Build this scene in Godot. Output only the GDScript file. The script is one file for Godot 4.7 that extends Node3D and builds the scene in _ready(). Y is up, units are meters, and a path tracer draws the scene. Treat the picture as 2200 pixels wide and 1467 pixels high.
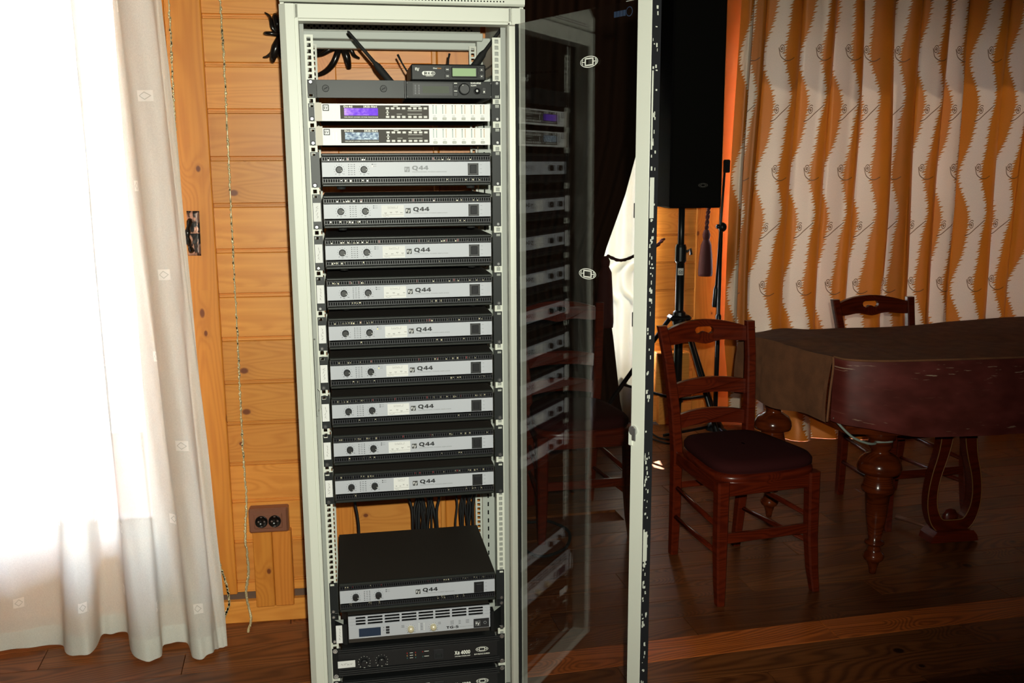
extends Node3D
# A wood-panelled hall: an open equipment rack by a sheer curtain, chairs and a covered piano beyond it.

const EYE := 1.52            # height of the camera above the floor
const WALL_Z := -3.13        # boarded wall behind the rack
const BACK_Z := -5.40        # boarded wall of the recess with the curtained windows
const RY := 0.0436           # the rack stands slightly turned to the wall
const FY := 1.553            # rack face zero line above the floor
var taken := {}
var cache := {}
var M := {}
var rng := RandomNumberGenerator.new()
var rack_xf: Transform3D

func _ready():
	rng.seed = 7
	# ---------- camera ----------
	var cam := Camera3D.new(); cam.name = "camera"; add_child(cam)
	cam.position = Vector3(0, EYE, 0)
	cam.rotation = Vector3(-0.1816, -0.131, -0.0067)
	cam.fov = rad_to_deg(2.0 * atan(733.5 / 2045.55)); cam.near = 0.05; cam.far = 200.0
	cam.current = true
	# ---------- sky, sun, flash, exposure ----------
	var env := Environment.new()
	env.background_mode = Environment.BG_SKY
	var sm := ProceduralSkyMaterial.new()
	sm.sky_top_color = Color(0.72, 0.80, 0.92); sm.sky_horizon_color = Color(1.0, 0.98, 0.94)
	sm.ground_horizon_color = Color(0.95, 0.93, 0.88); sm.ground_bottom_color = Color(0.70, 0.68, 0.62)
	sm.sky_energy_multiplier = 4.2; sm.ground_energy_multiplier = 3.0
	var sky := Sky.new(); sky.sky_material = sm
	env.sky = sky
	env.tonemap_mode = Environment.TONE_MAPPER_LINEAR
	env.tonemap_exposure = 1.0
	env.sdfgi_enabled = true; env.ssao_enabled = true; env.ssil_enabled = true
	var we := WorldEnvironment.new(); we.name = "world_environment"; we.environment = env; add_child(we)
	var sun := DirectionalLight3D.new(); sun.name = "sun"; add_child(sun)
	sun.light_color = Color(1.0, 0.95, 0.86); sun.light_energy = 17.0; sun.light_angular_distance = 0.6
	sun.look_at_from_position(Vector3.ZERO, Vector3(-0.09, -0.80, 0.70)); sun.shadow_enabled = true
	sun.sky_mode = DirectionalLight3D.SKY_MODE_LIGHT_ONLY
	var flash := SpotLight3D.new(); flash.name = "camera_flash"; add_child(flash)
	flash.look_at_from_position(Vector3(0.035, EYE + 0.075, 0.02), Vector3(-0.30, 1.28, -2.6))
	flash.light_color = Color(0.99, 1.0, 0.93); flash.light_energy = 7.5; flash.light_size = 0.012
	flash.spot_range = 14.0; flash.spot_attenuation = 2.0; flash.spot_angle = 52.0; flash.spot_angle_attenuation = 1.0
	flash.shadow_enabled = true
	rack_xf = Transform3D(Basis(Vector3.UP, RY), Vector3.ZERO)
	rack_xf.origin = Vector3(0, EYE, 0) + rack_xf.basis * (Vector3(0, -FY, 0) - Vector3(-0.1691, -0.033, 2.4794))
	rack_xf.origin.y = 0.0
	materials()
	room()
	windows_and_curtains()
	rack()
	rack_units()
	wall_things()
	stage_things()
	piano()

# =====================================================================================
# helpers: nodes
# =====================================================================================
func numbered(n: String) -> String:
	if not taken.has(n):
		taken[n] = 0
		return n
	taken[n] += 1
	return "%s_%03d" % [n, taken[n]]

func tag(o: Node, label: String, category: String, group := "") -> Node:
	o.set_meta("label", label); o.set_meta("category", category)
	if group != "": o.set_meta("group", group)
	return o

func thing(called: String, label: String, category: String, xf := Transform3D.IDENTITY, group := "") -> Node3D:
	var o := Node3D.new(); o.name = numbered(called); add_child(o); o.transform = xf
	tag(o, label, category, group)
	return o

func part(called: String, st, mat: Material, parent: Node = null, xf := Transform3D.IDENTITY) -> MeshInstance3D:
	var o := MeshInstance3D.new()
	if st is SurfaceTool:
		st.generate_normals(); o.mesh = st.commit()
	else:
		o.mesh = st
	o.material_override = mat
	o.transform = xf
	if parent == null:
		o.name = numbered(called); add_child(o)
	else:
		o.name = called; parent.add_child(o, true)
	return o

func struct(called: String, st, mat: Material, parent: Node = null, xf := Transform3D.IDENTITY) -> MeshInstance3D:
	var o := part(called, st, mat, parent, xf)
	if parent == null: o.set_meta("kind", "structure")
	return o

func stuff(o: Node) -> Node:
	o.set_meta("kind", "stuff"); return o

func mesh_of(key: String, make: Callable) -> Mesh:
	if not cache.has(key):
		var s := S(); make.call(s); s.generate_normals(); cache[key] = s.commit()
	return cache[key]

func at(p: Vector3, yaw := 0.0) -> Transform3D:
	return Transform3D(Basis(Vector3.UP, yaw), p)

# =====================================================================================
# helpers: shapes
# =====================================================================================
func S(smooth := false) -> SurfaceTool:
	var s := SurfaceTool.new(); s.begin(Mesh.PRIMITIVE_TRIANGLES)
	s.set_smooth_group(1 if smooth else -1)
	return s

func tri(s: SurfaceTool, a: Vector3, b: Vector3, c: Vector3, out: Vector3):
	if (a - c).cross(a - b).dot(out) < 0.0:
		var k := b; b = c; c = k
	s.add_vertex(a); s.add_vertex(b); s.add_vertex(c)

func quad(s: SurfaceTool, a: Vector3, b: Vector3, c: Vector3, d: Vector3, out: Vector3):
	tri(s, a, b, c, out); tri(s, a, c, d, out)

func box(s: SurfaceTool, c: Vector3, sz: Vector3, b := 0.0, xf := Transform3D.IDENTITY):
	var h := sz * 0.5
	b = minf(b, minf(h.x, minf(h.y, h.z)) * 0.9)
	for ax in 3:
		var u := (ax + 1) % 3; var v := (ax + 2) % 3
		for sg in [-1.0, 1.0]:
			var n := Vector3.ZERO; n[ax] = sg
			var q := []
			for k in [[-1, -1], [1, -1], [1, 1], [-1, 1]]:
				var p := Vector3.ZERO; p[ax] = sg * h[ax]; p[u] = k[0] * (h[u] - b); p[v] = k[1] * (h[v] - b)
				q.append(xf * (c + p))
			quad(s, q[0], q[1], q[2], q[3], xf.basis * n)
			if b > 0.0:
				for s2 in [-1.0, 1.0]:      # the bevel towards axis u
					var q2 := []
					for e in [[0, -1], [0, 1], [1, 1], [1, -1]]:
						var p := Vector3.ZERO; p[v] = e[1] * (h[v] - b)
						p[ax] = sg * (h[ax] if e[0] == 0 else h[ax] - b); p[u] = s2 * (h[u] - b if e[0] == 0 else h[u])
						q2.append(xf * (c + p))
					var o := Vector3.ZERO; o[ax] = sg; o[u] = s2
					quad(s, q2[0], q2[1], q2[2], q2[3], xf.basis * o)
	if b > 0.0:
		for i in [-1.0, 1.0]:
			for j in [-1.0, 1.0]:
				for k in [-1.0, 1.0]:
					var a0 := Vector3(i * h.x, j * (h.y - b), k * (h.z - b)); var a1 := Vector3(i * (h.x - b), j * h.y, k * (h.z - b)); var a2 := Vector3(i * (h.x - b), j * (h.y - b), k * h.z)
					tri(s, xf * (c + a0), xf * (c + a1), xf * (c + a2), xf.basis * Vector3(i, j, k))

func bx(s: SurfaceTool, lo: Vector3, hi: Vector3, b := 0.0):
	box(s, (lo + hi) * 0.5, (hi - lo).abs(), b)

func prism(s: SurfaceTool, pts: PackedVector2Array, z0: float, z1: float, xf := Transform3D.IDENTITY, warp = null):
	# a polygon in x, y pushed along z
	if Geometry2D.is_polygon_clockwise(pts) == false: pts.reverse()
	var f := func(p: Vector2, z: float) -> Vector3:
		var q := Vector3(p.x, p.y, z)
		if warp != null: q = warp.call(q)
		return xf * q
	var ix := Geometry2D.triangulate_polygon(pts)
	var ax := xf.basis * Vector3(0, 0, 1)
	for k in range(0, ix.size(), 3):
		tri(s, f.call(pts[ix[k]], z1), f.call(pts[ix[k + 1]], z1), f.call(pts[ix[k + 2]], z1), ax)
		tri(s, f.call(pts[ix[k]], z0), f.call(pts[ix[k + 1]], z0), f.call(pts[ix[k + 2]], z0), -ax)
	var cw := Geometry2D.is_polygon_clockwise(pts)
	for k in pts.size():
		var a := pts[k]; var b := pts[(k + 1) % pts.size()]
		var d := b - a; var o := Vector3(-d.y, d.x, 0) if cw else Vector3(d.y, -d.x, 0)
		quad(s, f.call(a, z0), f.call(b, z0), f.call(b, z1), f.call(a, z1), xf.basis * o)

func lathe(s: SurfaceTool, prof: Array, segs := 24, xf := Transform3D.IDENTITY, arc := TAU):
	# prof: Vector2(radius, y), bottom to top
	for k in prof.size() - 1:
		var a: Vector2 = prof[k]; var b: Vector2 = prof[k + 1]
		for i in segs:
			var t0 := arc * i / segs; var t1 := arc * (i + 1) / segs
			var p := [Vector3(a.x * cos(t0), a.y, a.x * sin(t0)), Vector3(a.x * cos(t1), a.y, a.x * sin(t1)), Vector3(b.x * cos(t1), b.y, b.x * sin(t1)), Vector3(b.x * cos(t0), b.y, b.x * sin(t0))]
			var tm := (t0 + t1) * 0.5
			var dy := b.y - a.y; var dr := b.x - a.x
			var o := Vector3(dy * cos(tm), -dr, dy * sin(tm))
			if a.x > 0.00001: tri(s, xf * p[0], xf * p[1], xf * p[2], xf.basis * o)
			if b.x > 0.00001: tri(s, xf * p[0], xf * p[2], xf * p[3], xf.basis * o)

func tube(s: SurfaceTool, pts: Array, r, segs := 8):
	var n := pts.size()
	var rings := []
	var up := Vector3.UP
	for k in n:
		var d: Vector3 = (pts[mini(k + 1, n - 1)] - pts[maxi(k - 1, 0)]).normalized()
		var side := d.cross(up)
		if side.length() < 0.1: side = d.cross(Vector3.RIGHT)
		side = side.normalized(); var nn := side.cross(d).normalized(); up = nn
		var rr: float = r[k] if r is Array else r
		var ring := []
		for i in segs:
			var a := TAU * i / segs
			ring.append(pts[k] + side * cos(a) * rr + nn * sin(a) * rr)
		rings.append(ring)
	for k in n - 1:
		for i in segs:
			var j := (i + 1) % segs
			var mid: Vector3 = (pts[k] + pts[k + 1]) * 0.5
			quad(s, rings[k][i], rings[k][j], rings[k + 1][j], rings[k + 1][i], (rings[k][i] + rings[k + 1][j]) * 0.5 - mid)
	for i in range(1, segs - 1):
		tri(s, rings[0][0], rings[0][i], rings[0][i + 1], pts[0] - pts[1])
		tri(s, rings[n - 1][0], rings[n - 1][i], rings[n - 1][i + 1], pts[n - 1] - pts[n - 2])

func curve(ctrl: Array, per := 6) -> Array:
	var out := []
	var n := ctrl.size()
	for k in n - 1:
		var a = ctrl[maxi(k - 1, 0)]; var b = ctrl[k]; var c = ctrl[k + 1]; var d = ctrl[mini(k + 2, n - 1)]
		for i in per:
			out.append(b.cubic_interpolate(c, a, d, float(i) / per))
	out.append(ctrl[n - 1])
	return out

func grid(s: SurfaceTool, rows: Array, uvs: Array):
	# rows of points, each row as long as the next
	for j in rows.size() - 1:
		for i in rows[j].size() - 1:
			for k in [[0, 0], [1, 0], [1, 1], [0, 0], [1, 1], [0, 1]]:
				s.set_uv(uvs[j + k[1]][i + k[0]]); s.add_vertex(rows[j + k[1]][i + k[0]])

func ball(s: SurfaceTool, c: Vector3, r: Vector3, segs := 10, half := false):
	var prof := []
	var n := segs / 2
	for k in n + 1:
		var a := -PI / 2 + PI * k / n if not half else PI / 2 * k / n
		prof.append(Vector2(maxf(cos(a), 0.0), sin(a)))
	lathe(s, prof, segs, Transform3D(Basis.from_scale(r), c))

func disc(s: SurfaceTool, c: Vector3, r: float, depth: float, segs := 12, bev := 0.0):
	# a short cylinder that faces +z
	var xf := Transform3D(Basis(Vector3.RIGHT, PI / 2), c)
	lathe(s, [Vector2(r, 0), Vector2(r, depth - bev), Vector2(r - bev, depth), Vector2(0, depth)], segs, xf)

func ring(s: SurfaceTool, c: Vector3, rx: float, ry: float, w: float, depth: float, segs := 28, a0 := 0.0, a1 := TAU):
	# a flat elliptical band that faces +z
	for k in segs:
		var t0 := a0 + (a1 - a0) * k / segs; var t1 := a0 + (a1 - a0) * (k + 1) / segs
		var e := func(t: float, q: float, z: float) -> Vector3: return c + Vector3(cos(t) * (rx - q), sin(t) * (ry - q), z)
		quad(s, e.call(t0, 0.0, depth), e.call(t1, 0.0, depth), e.call(t1, w, depth), e.call(t0, w, depth), Vector3(0, 0, 1))
		quad(s, e.call(t0, 0.0, 0.0), e.call(t1, 0.0, 0.0), e.call(t1, 0.0, depth), e.call(t0, 0.0, depth), Vector3(cos(t0), sin(t0), 0))

func text_mesh(t: String, h: float, width := 0.0) -> Array:
	# [mesh, scale]: letters of capital height h, squeezed or stretched to width if given
	var key := "text:" + t
	if not cache.has(key):
		var tm := TextMesh.new()
		var f := SystemFont.new(); f.font_names = PackedStringArray(["Droid Sans"]); f.font_weight = 700
		tm.font = f; tm.text = t; tm.font_size = 32; tm.pixel_size = 0.01; tm.depth = 0.02; tm.curve_step = 2.0
		tm.horizontal_alignment = HORIZONTAL_ALIGNMENT_LEFT; tm.vertical_alignment = VERTICAL_ALIGNMENT_CENTER
		cache[key] = tm
	var k := h / (32.0 * 0.01 * 0.714)
	var kx := k
	if width > 0.0:
		kx = width / maxf(cache[key].get_aabb().size.x, 0.001)
	return [cache[key], Vector3(kx, k, k * 0.25)]

func lettering(t: String, p: Vector3, h: float, width: float, mat: Material, parent: Node, called := "lettering", turn := 0.0) -> MeshInstance3D:
	# p: the left end of the line, halfway up its letters
	var tm := text_mesh(t, h, width)
	var ab: AABB = tm[0].get_aabb()
	var b := Basis(Vector3(0, 0, 1), turn) * Basis.from_scale(tm[1])
	var shift := Vector3(-ab.position.x, -ab.get_center().y, 0)
	var ms: Mesh = tm[0]
	if called == "model_lettering":       # heavier strokes: the letters twice, a little apart
		if not cache.has("bold:" + t):
			var s := SurfaceTool.new()
			s.append_from(ms, 0, at(Vector3(0, -0.008, 0))); s.append_from(ms, 0, at(Vector3(0.004, 0.010, 0.006)))
			cache["bold:" + t] = s.commit()
		ms = cache["bold:" + t]
	return part(called, ms, mat, parent, Transform3D(b, p + b * shift))

# =====================================================================================
# materials
# =====================================================================================
func mat(c: Color, rough := 0.6, metal := 0.0, spec := 0.5) -> StandardMaterial3D:
	var m := StandardMaterial3D.new()
	m.albedo_color = c; m.roughness = rough; m.metallic = metal; m.metallic_specular = spec
	return m

func rgb8(r: int, g: int, b: int) -> Color:
	return Color(r / 255.0, g / 255.0, b / 255.0)

func wood_image(w: int, h: int, seed_n: int, dark: Color, light: Color, knot: Color, knots: int, rings: float, contrast: float) -> ImageTexture:
	# grain along x: rings as level lines of a stretched noise field, pushed aside round the knots
	var n1 := FastNoiseLite.new(); n1.seed = seed_n; n1.frequency = 0.004; n1.fractal_octaves = 2
	var n2 := FastNoiseLite.new(); n2.seed = seed_n + 5; n2.frequency = 0.02; n2.fractal_octaves = 3
	var r := RandomNumberGenerator.new(); r.seed = seed_n
	var kn := []
	for k in knots:
		kn.append([r.randf() * w, r.randf() * h, r.randf_range(2.2, 7.5), r.randf_range(0.75, 1.4)])
	var data := PackedByteArray(); data.resize(w * h * 3)
	var o := 0
	for y in h:
		for x in w:
			# a torus in noise space is dear: blend the seam instead
			var bx_ := smoothstep(0.0, 0.08, float(w - x) / w)
			var field := n1.get_noise_2d(x * 0.22, y * 2.2) * bx_ + n1.get_noise_2d((x - w) * 0.22, y * 2.2) * (1.0 - bx_)
			var v := field * rings
			var kd := 0.0
			for q in kn:
				var dx := absf(x - q[0]); dx = minf(dx, w - dx)
				if dx > q[2] * 9.0: continue
				var dy: float = y - q[1]; dy = dy - h * roundf(dy / h)
				dx /= q[3] * 1.5
				var d = sqrt(dx * dx + dy * dy) / q[2]
				v += 2.6 * exp(-d * 0.55)
				kd = maxf(kd, 1.0 - smoothstep(0.55, 1.25, d))
				kd = maxf(kd, 0.35 * exp(-d * 0.9))
			var g := 0.5 + 0.5 * sin(v * TAU)
			g = pow(g, 1.8) * 0.55 + 0.45 * (0.5 + 0.5 * n2.get_noise_2d(x * 0.12, y * 6.0))
			var c := light.lerp(dark, clampf((g - 0.30) * contrast + 0.18, 0.0, 1.0))
			c = c.lerp(knot, clampf(kd, 0.0, 1.0))
			data[o] = int(clampf(c.r, 0, 1) * 255); data[o + 1] = int(clampf(c.g, 0, 1) * 255); data[o + 2] = int(clampf(c.b, 0, 1) * 255)
			o += 3
	var im := Image.create_from_data(w, h, false, Image.FORMAT_RGB8, data)
	return ImageTexture.create_from_image(im)

func wood_mats(tex: Texture2D, count: int, scale_: Vector3, rough: float, spread: float, spec := 0.5) -> Array:
	var out := []
	var r := RandomNumberGenerator.new(); r.seed = count * 31 + int(scale_.x * 100.0)
	for k in count:
		var t := 1.0 + r.randf_range(-spread, spread)
		var m := mat(Color(t, t * (1.0 + r.randf_range(-0.02, 0.02)), t).clamp(Color(0, 0, 0), Color(1.6, 1.6, 1.6)), rough, 0.0, spec)
		m.albedo_texture = tex
		m.uv1_triplanar = true; m.uv1_scale = scale_; m.uv1_offset = Vector3(r.randf() * 3.0, r.randf() * 3.0, r.randf() * 3.0)
		m.uv1_triplanar_sharpness = 8.0
		out.append(m)
	return out

func seg_d(p: Vector2, a: Vector2, b: Vector2) -> float:
	var ab := b - a
	var t := clampf((p - a).dot(ab) / maxf(ab.length_squared(), 1e-9), 0.0, 1.0)
	return p.distance_to(a + ab * t)

func stroke(im: Image, a: Vector2, b: Vector2, r: float, c: Color, wrap := false):
	var w := im.get_width(); var h := im.get_height()
	for y in range(floori(minf(a.y, b.y) - r), ceili(maxf(a.y, b.y) + r) + 1):
		for x in range(floori(minf(a.x, b.x) - r), ceili(maxf(a.x, b.x) + r) + 1):
			var d := seg_d(Vector2(x, y), a, b)
			if d > r + 0.5: continue
			var px := x; var py := y
			if wrap: px = posmod(x, w); py = posmod(y, h)
			elif x < 0 or y < 0 or x >= w or y >= h: continue
			im.set_pixel(px, py, im.get_pixel(px, py).lerp(c, clampf(r + 0.5 - d, 0.0, 1.0) * c.a))

func curtain_texture() -> ImageTexture:
	# one repeat: an ochre ground with a wavy silver band, its edges combed into teeth, and dark scrolls on it
	var w := 384; var h := 640
	var im := Image.create(w, h, false, Image.FORMAT_RGB8)
	var n := FastNoiseLite.new(); n.seed = 3; n.frequency = 0.35
	var och := rgb8(204, 118, 36); var sil := rgb8(240, 216, 194); var edge := rgb8(128, 92, 44)
	for y in h:
		var ph := TAU * y / h
		var mid := 192.0 + 40.0 * sin(ph) + 10.0 * sin(2.0 * ph + 0.6)
		var half := 88.0 + 16.0 * cos(ph + 0.9)
		var tooth_l := 40.0 * (1.0 - fposmod(y / (h / 44.0), 1.0)) * (0.7 + 0.3 * sin(floorf(y / (h / 44.0)) * 2.7))
		var tooth_r := 40.0 * fposmod(y / (h / 44.0), 1.0) * (0.7 + 0.3 * cos(floorf(y / (h / 44.0)) * 1.9))
		for x in w:
			var d := minf(x - (mid - half + tooth_l), (mid + half - tooth_r) - x)
			var t := smoothstep(-2.0, 2.0, d)
			var g := 1.0 + 0.10 * n.get_noise_2d(x, y * 0.5) + 0.05 * n.get_noise_2d(x * 3.0, y * 3.0)
			var c := och.lerp(sil, t)
			if absf(d) < 4.0: c = c.lerp(edge, 0.4 * (1.0 - absf(d) / 4.0))
			im.set_pixel(x, y, Color(c.r * g, c.g * g, c.b * g))
	var ink := Color(0.44, 0.28, 0.14, 0.85)
	for q in [[190.0, 150.0, 0], [205.0, 470.0, 1]]:
		var last := Vector2.ZERO
		for k in 52:                       # a spiral, unwinding into its tail
			var rr := 5.0 + 21.0 * k / 51.0
			var a := k * 0.22 + (0.4 if q[2] == 0 else 2.4)
			var p := Vector2(q[0] + cos(a) * rr * 0.85, q[1] + sin(a) * rr)
			if k > 0: stroke(im, last, p, 2.0, ink, true)
			last = p
		stroke(im, Vector2(q[0], q[1]), Vector2(q[0] + 1.0, q[1] + 1.0), 4.0, ink, true)
		var tail := [Vector2(q[0] - 46, q[1] + 62), Vector2(q[0] - 12, q[1] + 52), Vector2(q[0] + 34, q[1] + 20), Vector2(q[0] + 62, q[1] + 2), Vector2(q[0] + 104, q[1] - 26)] if q[2] == 0 else [Vector2(q[0] - 24, q[1] - 6), Vector2(q[0] - 8, q[1] + 36), Vector2(q[0] + 30, q[1] + 58), Vector2(q[0] + 66, q[1] + 60), Vector2(q[0] + 104, q[1] + 46)]
		var cv := curve(tail, 8)
		for k in cv.size() - 1: stroke(im, cv[k], cv[k + 1], 2.4, ink, true)
	return ImageTexture.create_from_image(im)

func sheer_texture() -> ImageTexture:
	# woven squares with a lozenge in each, on a fine open weave; alpha lets daylight through
	var w := 320; var h := 640
	var im := Image.create(w, h, false, Image.FORMAT_RGBA8)
	var n := FastNoiseLite.new(); n.seed = 11; n.frequency = 0.25
	for y in h:
		for x in w:
			var g := 0.93 + 0.05 * n.get_noise_2d(x * 4.0, y * 0.5) + 0.04 * n.get_noise_2d(x * 0.5, y * 4.0)
			im.set_pixel(x, y, Color(g, g, g * 0.975, 0.83 + 0.06 * n.get_noise_2d(x * 2.0, y * 2.0)))
	for q in [Vector2(80, 110), Vector2(240, 430)]:
		for y in range(-19, 20):
			for x in range(-18, 19):
				var p := Vector2i(int(q.x) + x, int(q.y) + y)
				var e := absi(absi(x) + absi(y) - 13)
				im.set_pixelv(p, Color(0.80, 0.79, 0.76, 1.0) if e < 2 else Color(0.99, 0.98, 0.96, 0.95))
	return ImageTexture.create_from_image(im)

func note_texture(seed_n: int, w: int, h: int, kind: int) -> ImageTexture:
	# pencil marks on paper, too faint to read
	var im := Image.create(w, h, false, Image.FORMAT_RGB8); im.fill(Color(0.87, 0.865, 0.86))
	var r := RandomNumberGenerator.new(); r.seed = seed_n
	var ink := Color(0.30, 0.28, 0.28, 0.55)
	if kind == 0:                 # one short pencilled word
		var p := Vector2(w * 0.18, h * 0.55)
		for k in 16:
			var q := Vector2(w * (0.18 + 0.64 * k / 15.0), h * (0.5 + r.randf_range(-0.16, 0.16)))
			if k % 4 != 0: stroke(im, p, q, 0.7, ink)
			p = q
	else:                         # a framed word, a line of dots with ticks, a line underneath
		stroke(im, Vector2(w * 0.30, h * 0.10), Vector2(w * 0.30, h * 0.26), 0.6, ink); stroke(im, Vector2(w * 0.72, h * 0.08), Vector2(w * 0.70, h * 0.26), 0.6, ink)
		stroke(im, Vector2(w * 0.30, h * 0.26), Vector2(w * 0.70, h * 0.26), 0.5, ink)
		var p := Vector2(w * 0.35, h * 0.18)
		for k in 10:
			var q := Vector2(w * (0.35 + 0.03 * k), h * (0.17 + r.randf_range(-0.05, 0.05)))
			stroke(im, p, q, 0.5, ink); p = q
		for k in 4:
			var c := Vector2(w * (0.12 + 0.24 * k + r.randf() * 0.05), h * (0.52 + r.randf() * 0.16))
			stroke(im, c, c + Vector2(1, 1), 1.4, Color(0.12, 0.10, 0.10, 0.9))
			stroke(im, c + Vector2(7, 0), c + Vector2(8, 1), 1.4, Color(0.12, 0.10, 0.10, 0.9))
			if r.randf() < 0.5: stroke(im, c + Vector2(4, 2), c + Vector2(4, 9), 0.5, ink)
		stroke(im, Vector2(w * 0.04, h * 0.80), Vector2(w * 0.96, h * 0.78), 0.5, ink)
		p = Vector2(w * 0.08, h * 0.9)
		for k in 9:
			var q := Vector2(w * (0.08 + 0.03 * k), h * (0.9 + r.randf_range(-0.05, 0.05)))
			stroke(im, p, q, 0.5, ink); p = q
	return ImageTexture.create_from_image(im)

func materials():
	var pine := wood_image(1024, 512, 21, rgb8(186, 108, 36), rgb8(222, 150, 66), rgb8(122, 64, 30), 20, 6.5, 0.52)
	M.pine = wood_mats(pine, 12, Vector3(0.62, 1.25, 1.25), 0.42, 0.04)
	M.pine_trim = wood_mats(pine, 4, Vector3(0.62, 1.25, 1.25), 0.42, 0.04)
	for m in M.pine_trim: m.albedo_color = m.albedo_color * Color(0.95, 0.90, 0.80)
	var floor_t := wood_image(1024, 256, 44, rgb8(64, 30, 13), rgb8(124, 70, 35), rgb8(34, 15, 7), 5, 9.0, 0.9)
	M.floor = wood_mats(floor_t, 10, Vector3(0.55, 1.6, 1.6), 0.36, 0.12, 0.4)
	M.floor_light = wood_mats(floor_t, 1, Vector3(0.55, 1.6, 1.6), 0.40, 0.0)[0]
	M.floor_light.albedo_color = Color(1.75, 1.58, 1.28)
	var mah := wood_image(512, 256, 63, rgb8(62, 15, 5), rgb8(112, 36, 14), rgb8(50, 12, 4), 0, 8.0, 0.8)
	M.mahogany = wood_mats(mah, 3, Vector3(1.2, 2.4, 2.4), 0.28, 0.05)
	M.piano_wood = wood_mats(mah, 1, Vector3(1.2, 2.4, 2.4), 0.18, 0.0)[0]
	M.piano_wood.albedo_color = Color(1.0, 1.22, 1.1)
	M.white_steel = mat(rgb8(208, 209, 198), 0.42, 0.0, 0.4); M.grey_steel = mat(rgb8(184, 188, 181), 0.5)
	M.shade_steel = mat(rgb8(150, 152, 146), 0.55)
	M.alu = mat(rgb8(198, 198, 188), 0.35, 0.35)
	M.black_metal = mat(rgb8(24, 25, 26), 0.42, 0.0, 0.33); M.black_chassis = mat(rgb8(44, 38, 33), 0.6)
	M.charcoal = mat(rgb8(33, 35, 36), 0.42, 0.0, 0.36)
	M.black_plastic = mat(rgb8(20, 20, 22), 0.5); M.void_black = mat(rgb8(8, 8, 9), 0.9, 0.0, 0.2)
	M.lip = mat(rgb8(40, 42, 40), 0.42, 0.0, 0.4); M.grille = mat(rgb8(38, 38, 42), 0.42, 0.0, 0.4)
	M.silver = mat(rgb8(180, 182, 190), 0.42, 0.0, 0.42); M.faceplate = mat(rgb8(226, 226, 226), 0.45, 0.0, 0.4)
	M.bright_part = mat(rgb8(226, 214, 180), 0.3, 0.3); M.red_part = mat(rgb8(120, 16, 22), 0.4)
	M.window_grey = mat(rgb8(74, 70, 66), 0.6, 0.0, 0.3)
	M.button = mat(rgb8(192, 190, 184), 0.4); M.button_grey = mat(rgb8(168, 168, 160), 0.4)
	M.ink = mat(rgb8(26, 26, 30), 0.6); M.ink_grey = mat(rgb8(132, 134, 138), 0.6); M.print_white = mat(rgb8(232, 232, 224), 0.6)
	M.print_orange = mat(rgb8(200, 130, 40), 0.6)
	M.chrome = mat(rgb8(190, 190, 190), 0.22, 0.9); M.rubber = mat(rgb8(18, 18, 18), 0.8)
	M.paper = mat(rgb8(232, 226, 214), 0.85); M.tape = mat(rgb8(206, 200, 188), 0.8)
	M.led_green = mat(rgb8(50, 96, 92), 0.3); M.led_amber = mat(rgb8(172, 128, 70), 0.3); M.led_dark = mat(rgb8(30, 16, 16), 0.3); M.led_red = mat(rgb8(150, 30, 24), 0.3)
	M.led_on = mat(rgb8(230, 214, 110), 0.3); M.led_on.emission_enabled = true; M.led_on.emission = Color(1.0, 0.86, 0.3); M.led_on.emission_energy_multiplier = 0.5
	M.lcd_green = mat(rgb8(142, 168, 124), 0.6); M.lcd_dim = mat(rgb8(66, 72, 58), 0.6); M.lcd_blue = mat(rgb8(26, 42, 66), 0.5)
	M.lcd_violet = lcd(rgb8(112, 66, 226), rgb8(216, 176, 246), true)
	M.lcd_grey = lcd(rgb8(92, 108, 136), rgb8(206, 222, 232), false)
	M.glass = mat(Color(0.03, 0.026, 0.018, 0.15), 0.02); M.glass.transparency = BaseMaterial3D.TRANSPARENCY_ALPHA
	M.pane = mat(Color(0.9, 0.95, 0.95, 0.06), 0.02); M.pane.transparency = BaseMaterial3D.TRANSPARENCY_ALPHA
	M.bronze = mat(rgb8(138, 90, 70), 0.36, 0.25); M.copper_black = hammered()
	M.iron = mat(rgb8(22, 18, 16), 0.22, 0.1)
	M.gold_tinsel = mat(rgb8(206, 190, 148), 0.25, 0.35)
	var ct := curtain_texture()
	M.curtain = mat(Color(1, 1, 1), 0.45, 0.12); M.curtain.albedo_texture = ct
	M.curtain.backlight_enabled = true; M.curtain.backlight = Color(0.17, 0.17, 0.17)
	M.drape = mat(rgb8(48, 29, 19), 0.9, 0.0, 0.2);  # shade painted as flat dark brown, in place of the ochre pattern
	M.sheer = mat(Color(1, 1, 1, 1), 0.9, 0.0, 0.1); M.sheer.albedo_texture = sheer_texture(); M.sheer.transparency = BaseMaterial3D.TRANSPARENCY_ALPHA
	M.sheer.backlight_enabled = true; M.sheer.backlight = Color(0.85, 0.85, 0.83)
	M.sheer_dim = mat(rgb8(214, 210, 184), 0.9, 0.0, 0.1); M.sheer_dim.backlight_enabled = true; M.sheer_dim.backlight = Color(0.42, 0.42, 0.40)
	M.worn_edge = mat(rgb8(150, 100, 52), 0.5)
	M.tassel = mat(rgb8(74, 26, 24), 0.8)
	M.cushion = mat(rgb8(56, 22, 22), 0.95, 0.0, 0.2)
	M.speaker_cloth = mat(rgb8(20, 19, 17), 0.95, 0.0, 0.2); M.speaker_paint = mat(rgb8(16, 15, 15), 0.85, 0.0, 0.2); M.logo_grey = mat(rgb8(96, 92, 86), 0.5)
	M.stand = mat(rgb8(22, 24, 25), 0.35)
	M.frame_wood = mat(rgb8(170, 96, 28), 0.5)
	M.cover_cloth = cloth_mat(rgb8(134, 86, 56), 5); M.vinyl = vinyl_mat()
	M.cord_white = mat(rgb8(150, 160, 150), 0.5)
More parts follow.
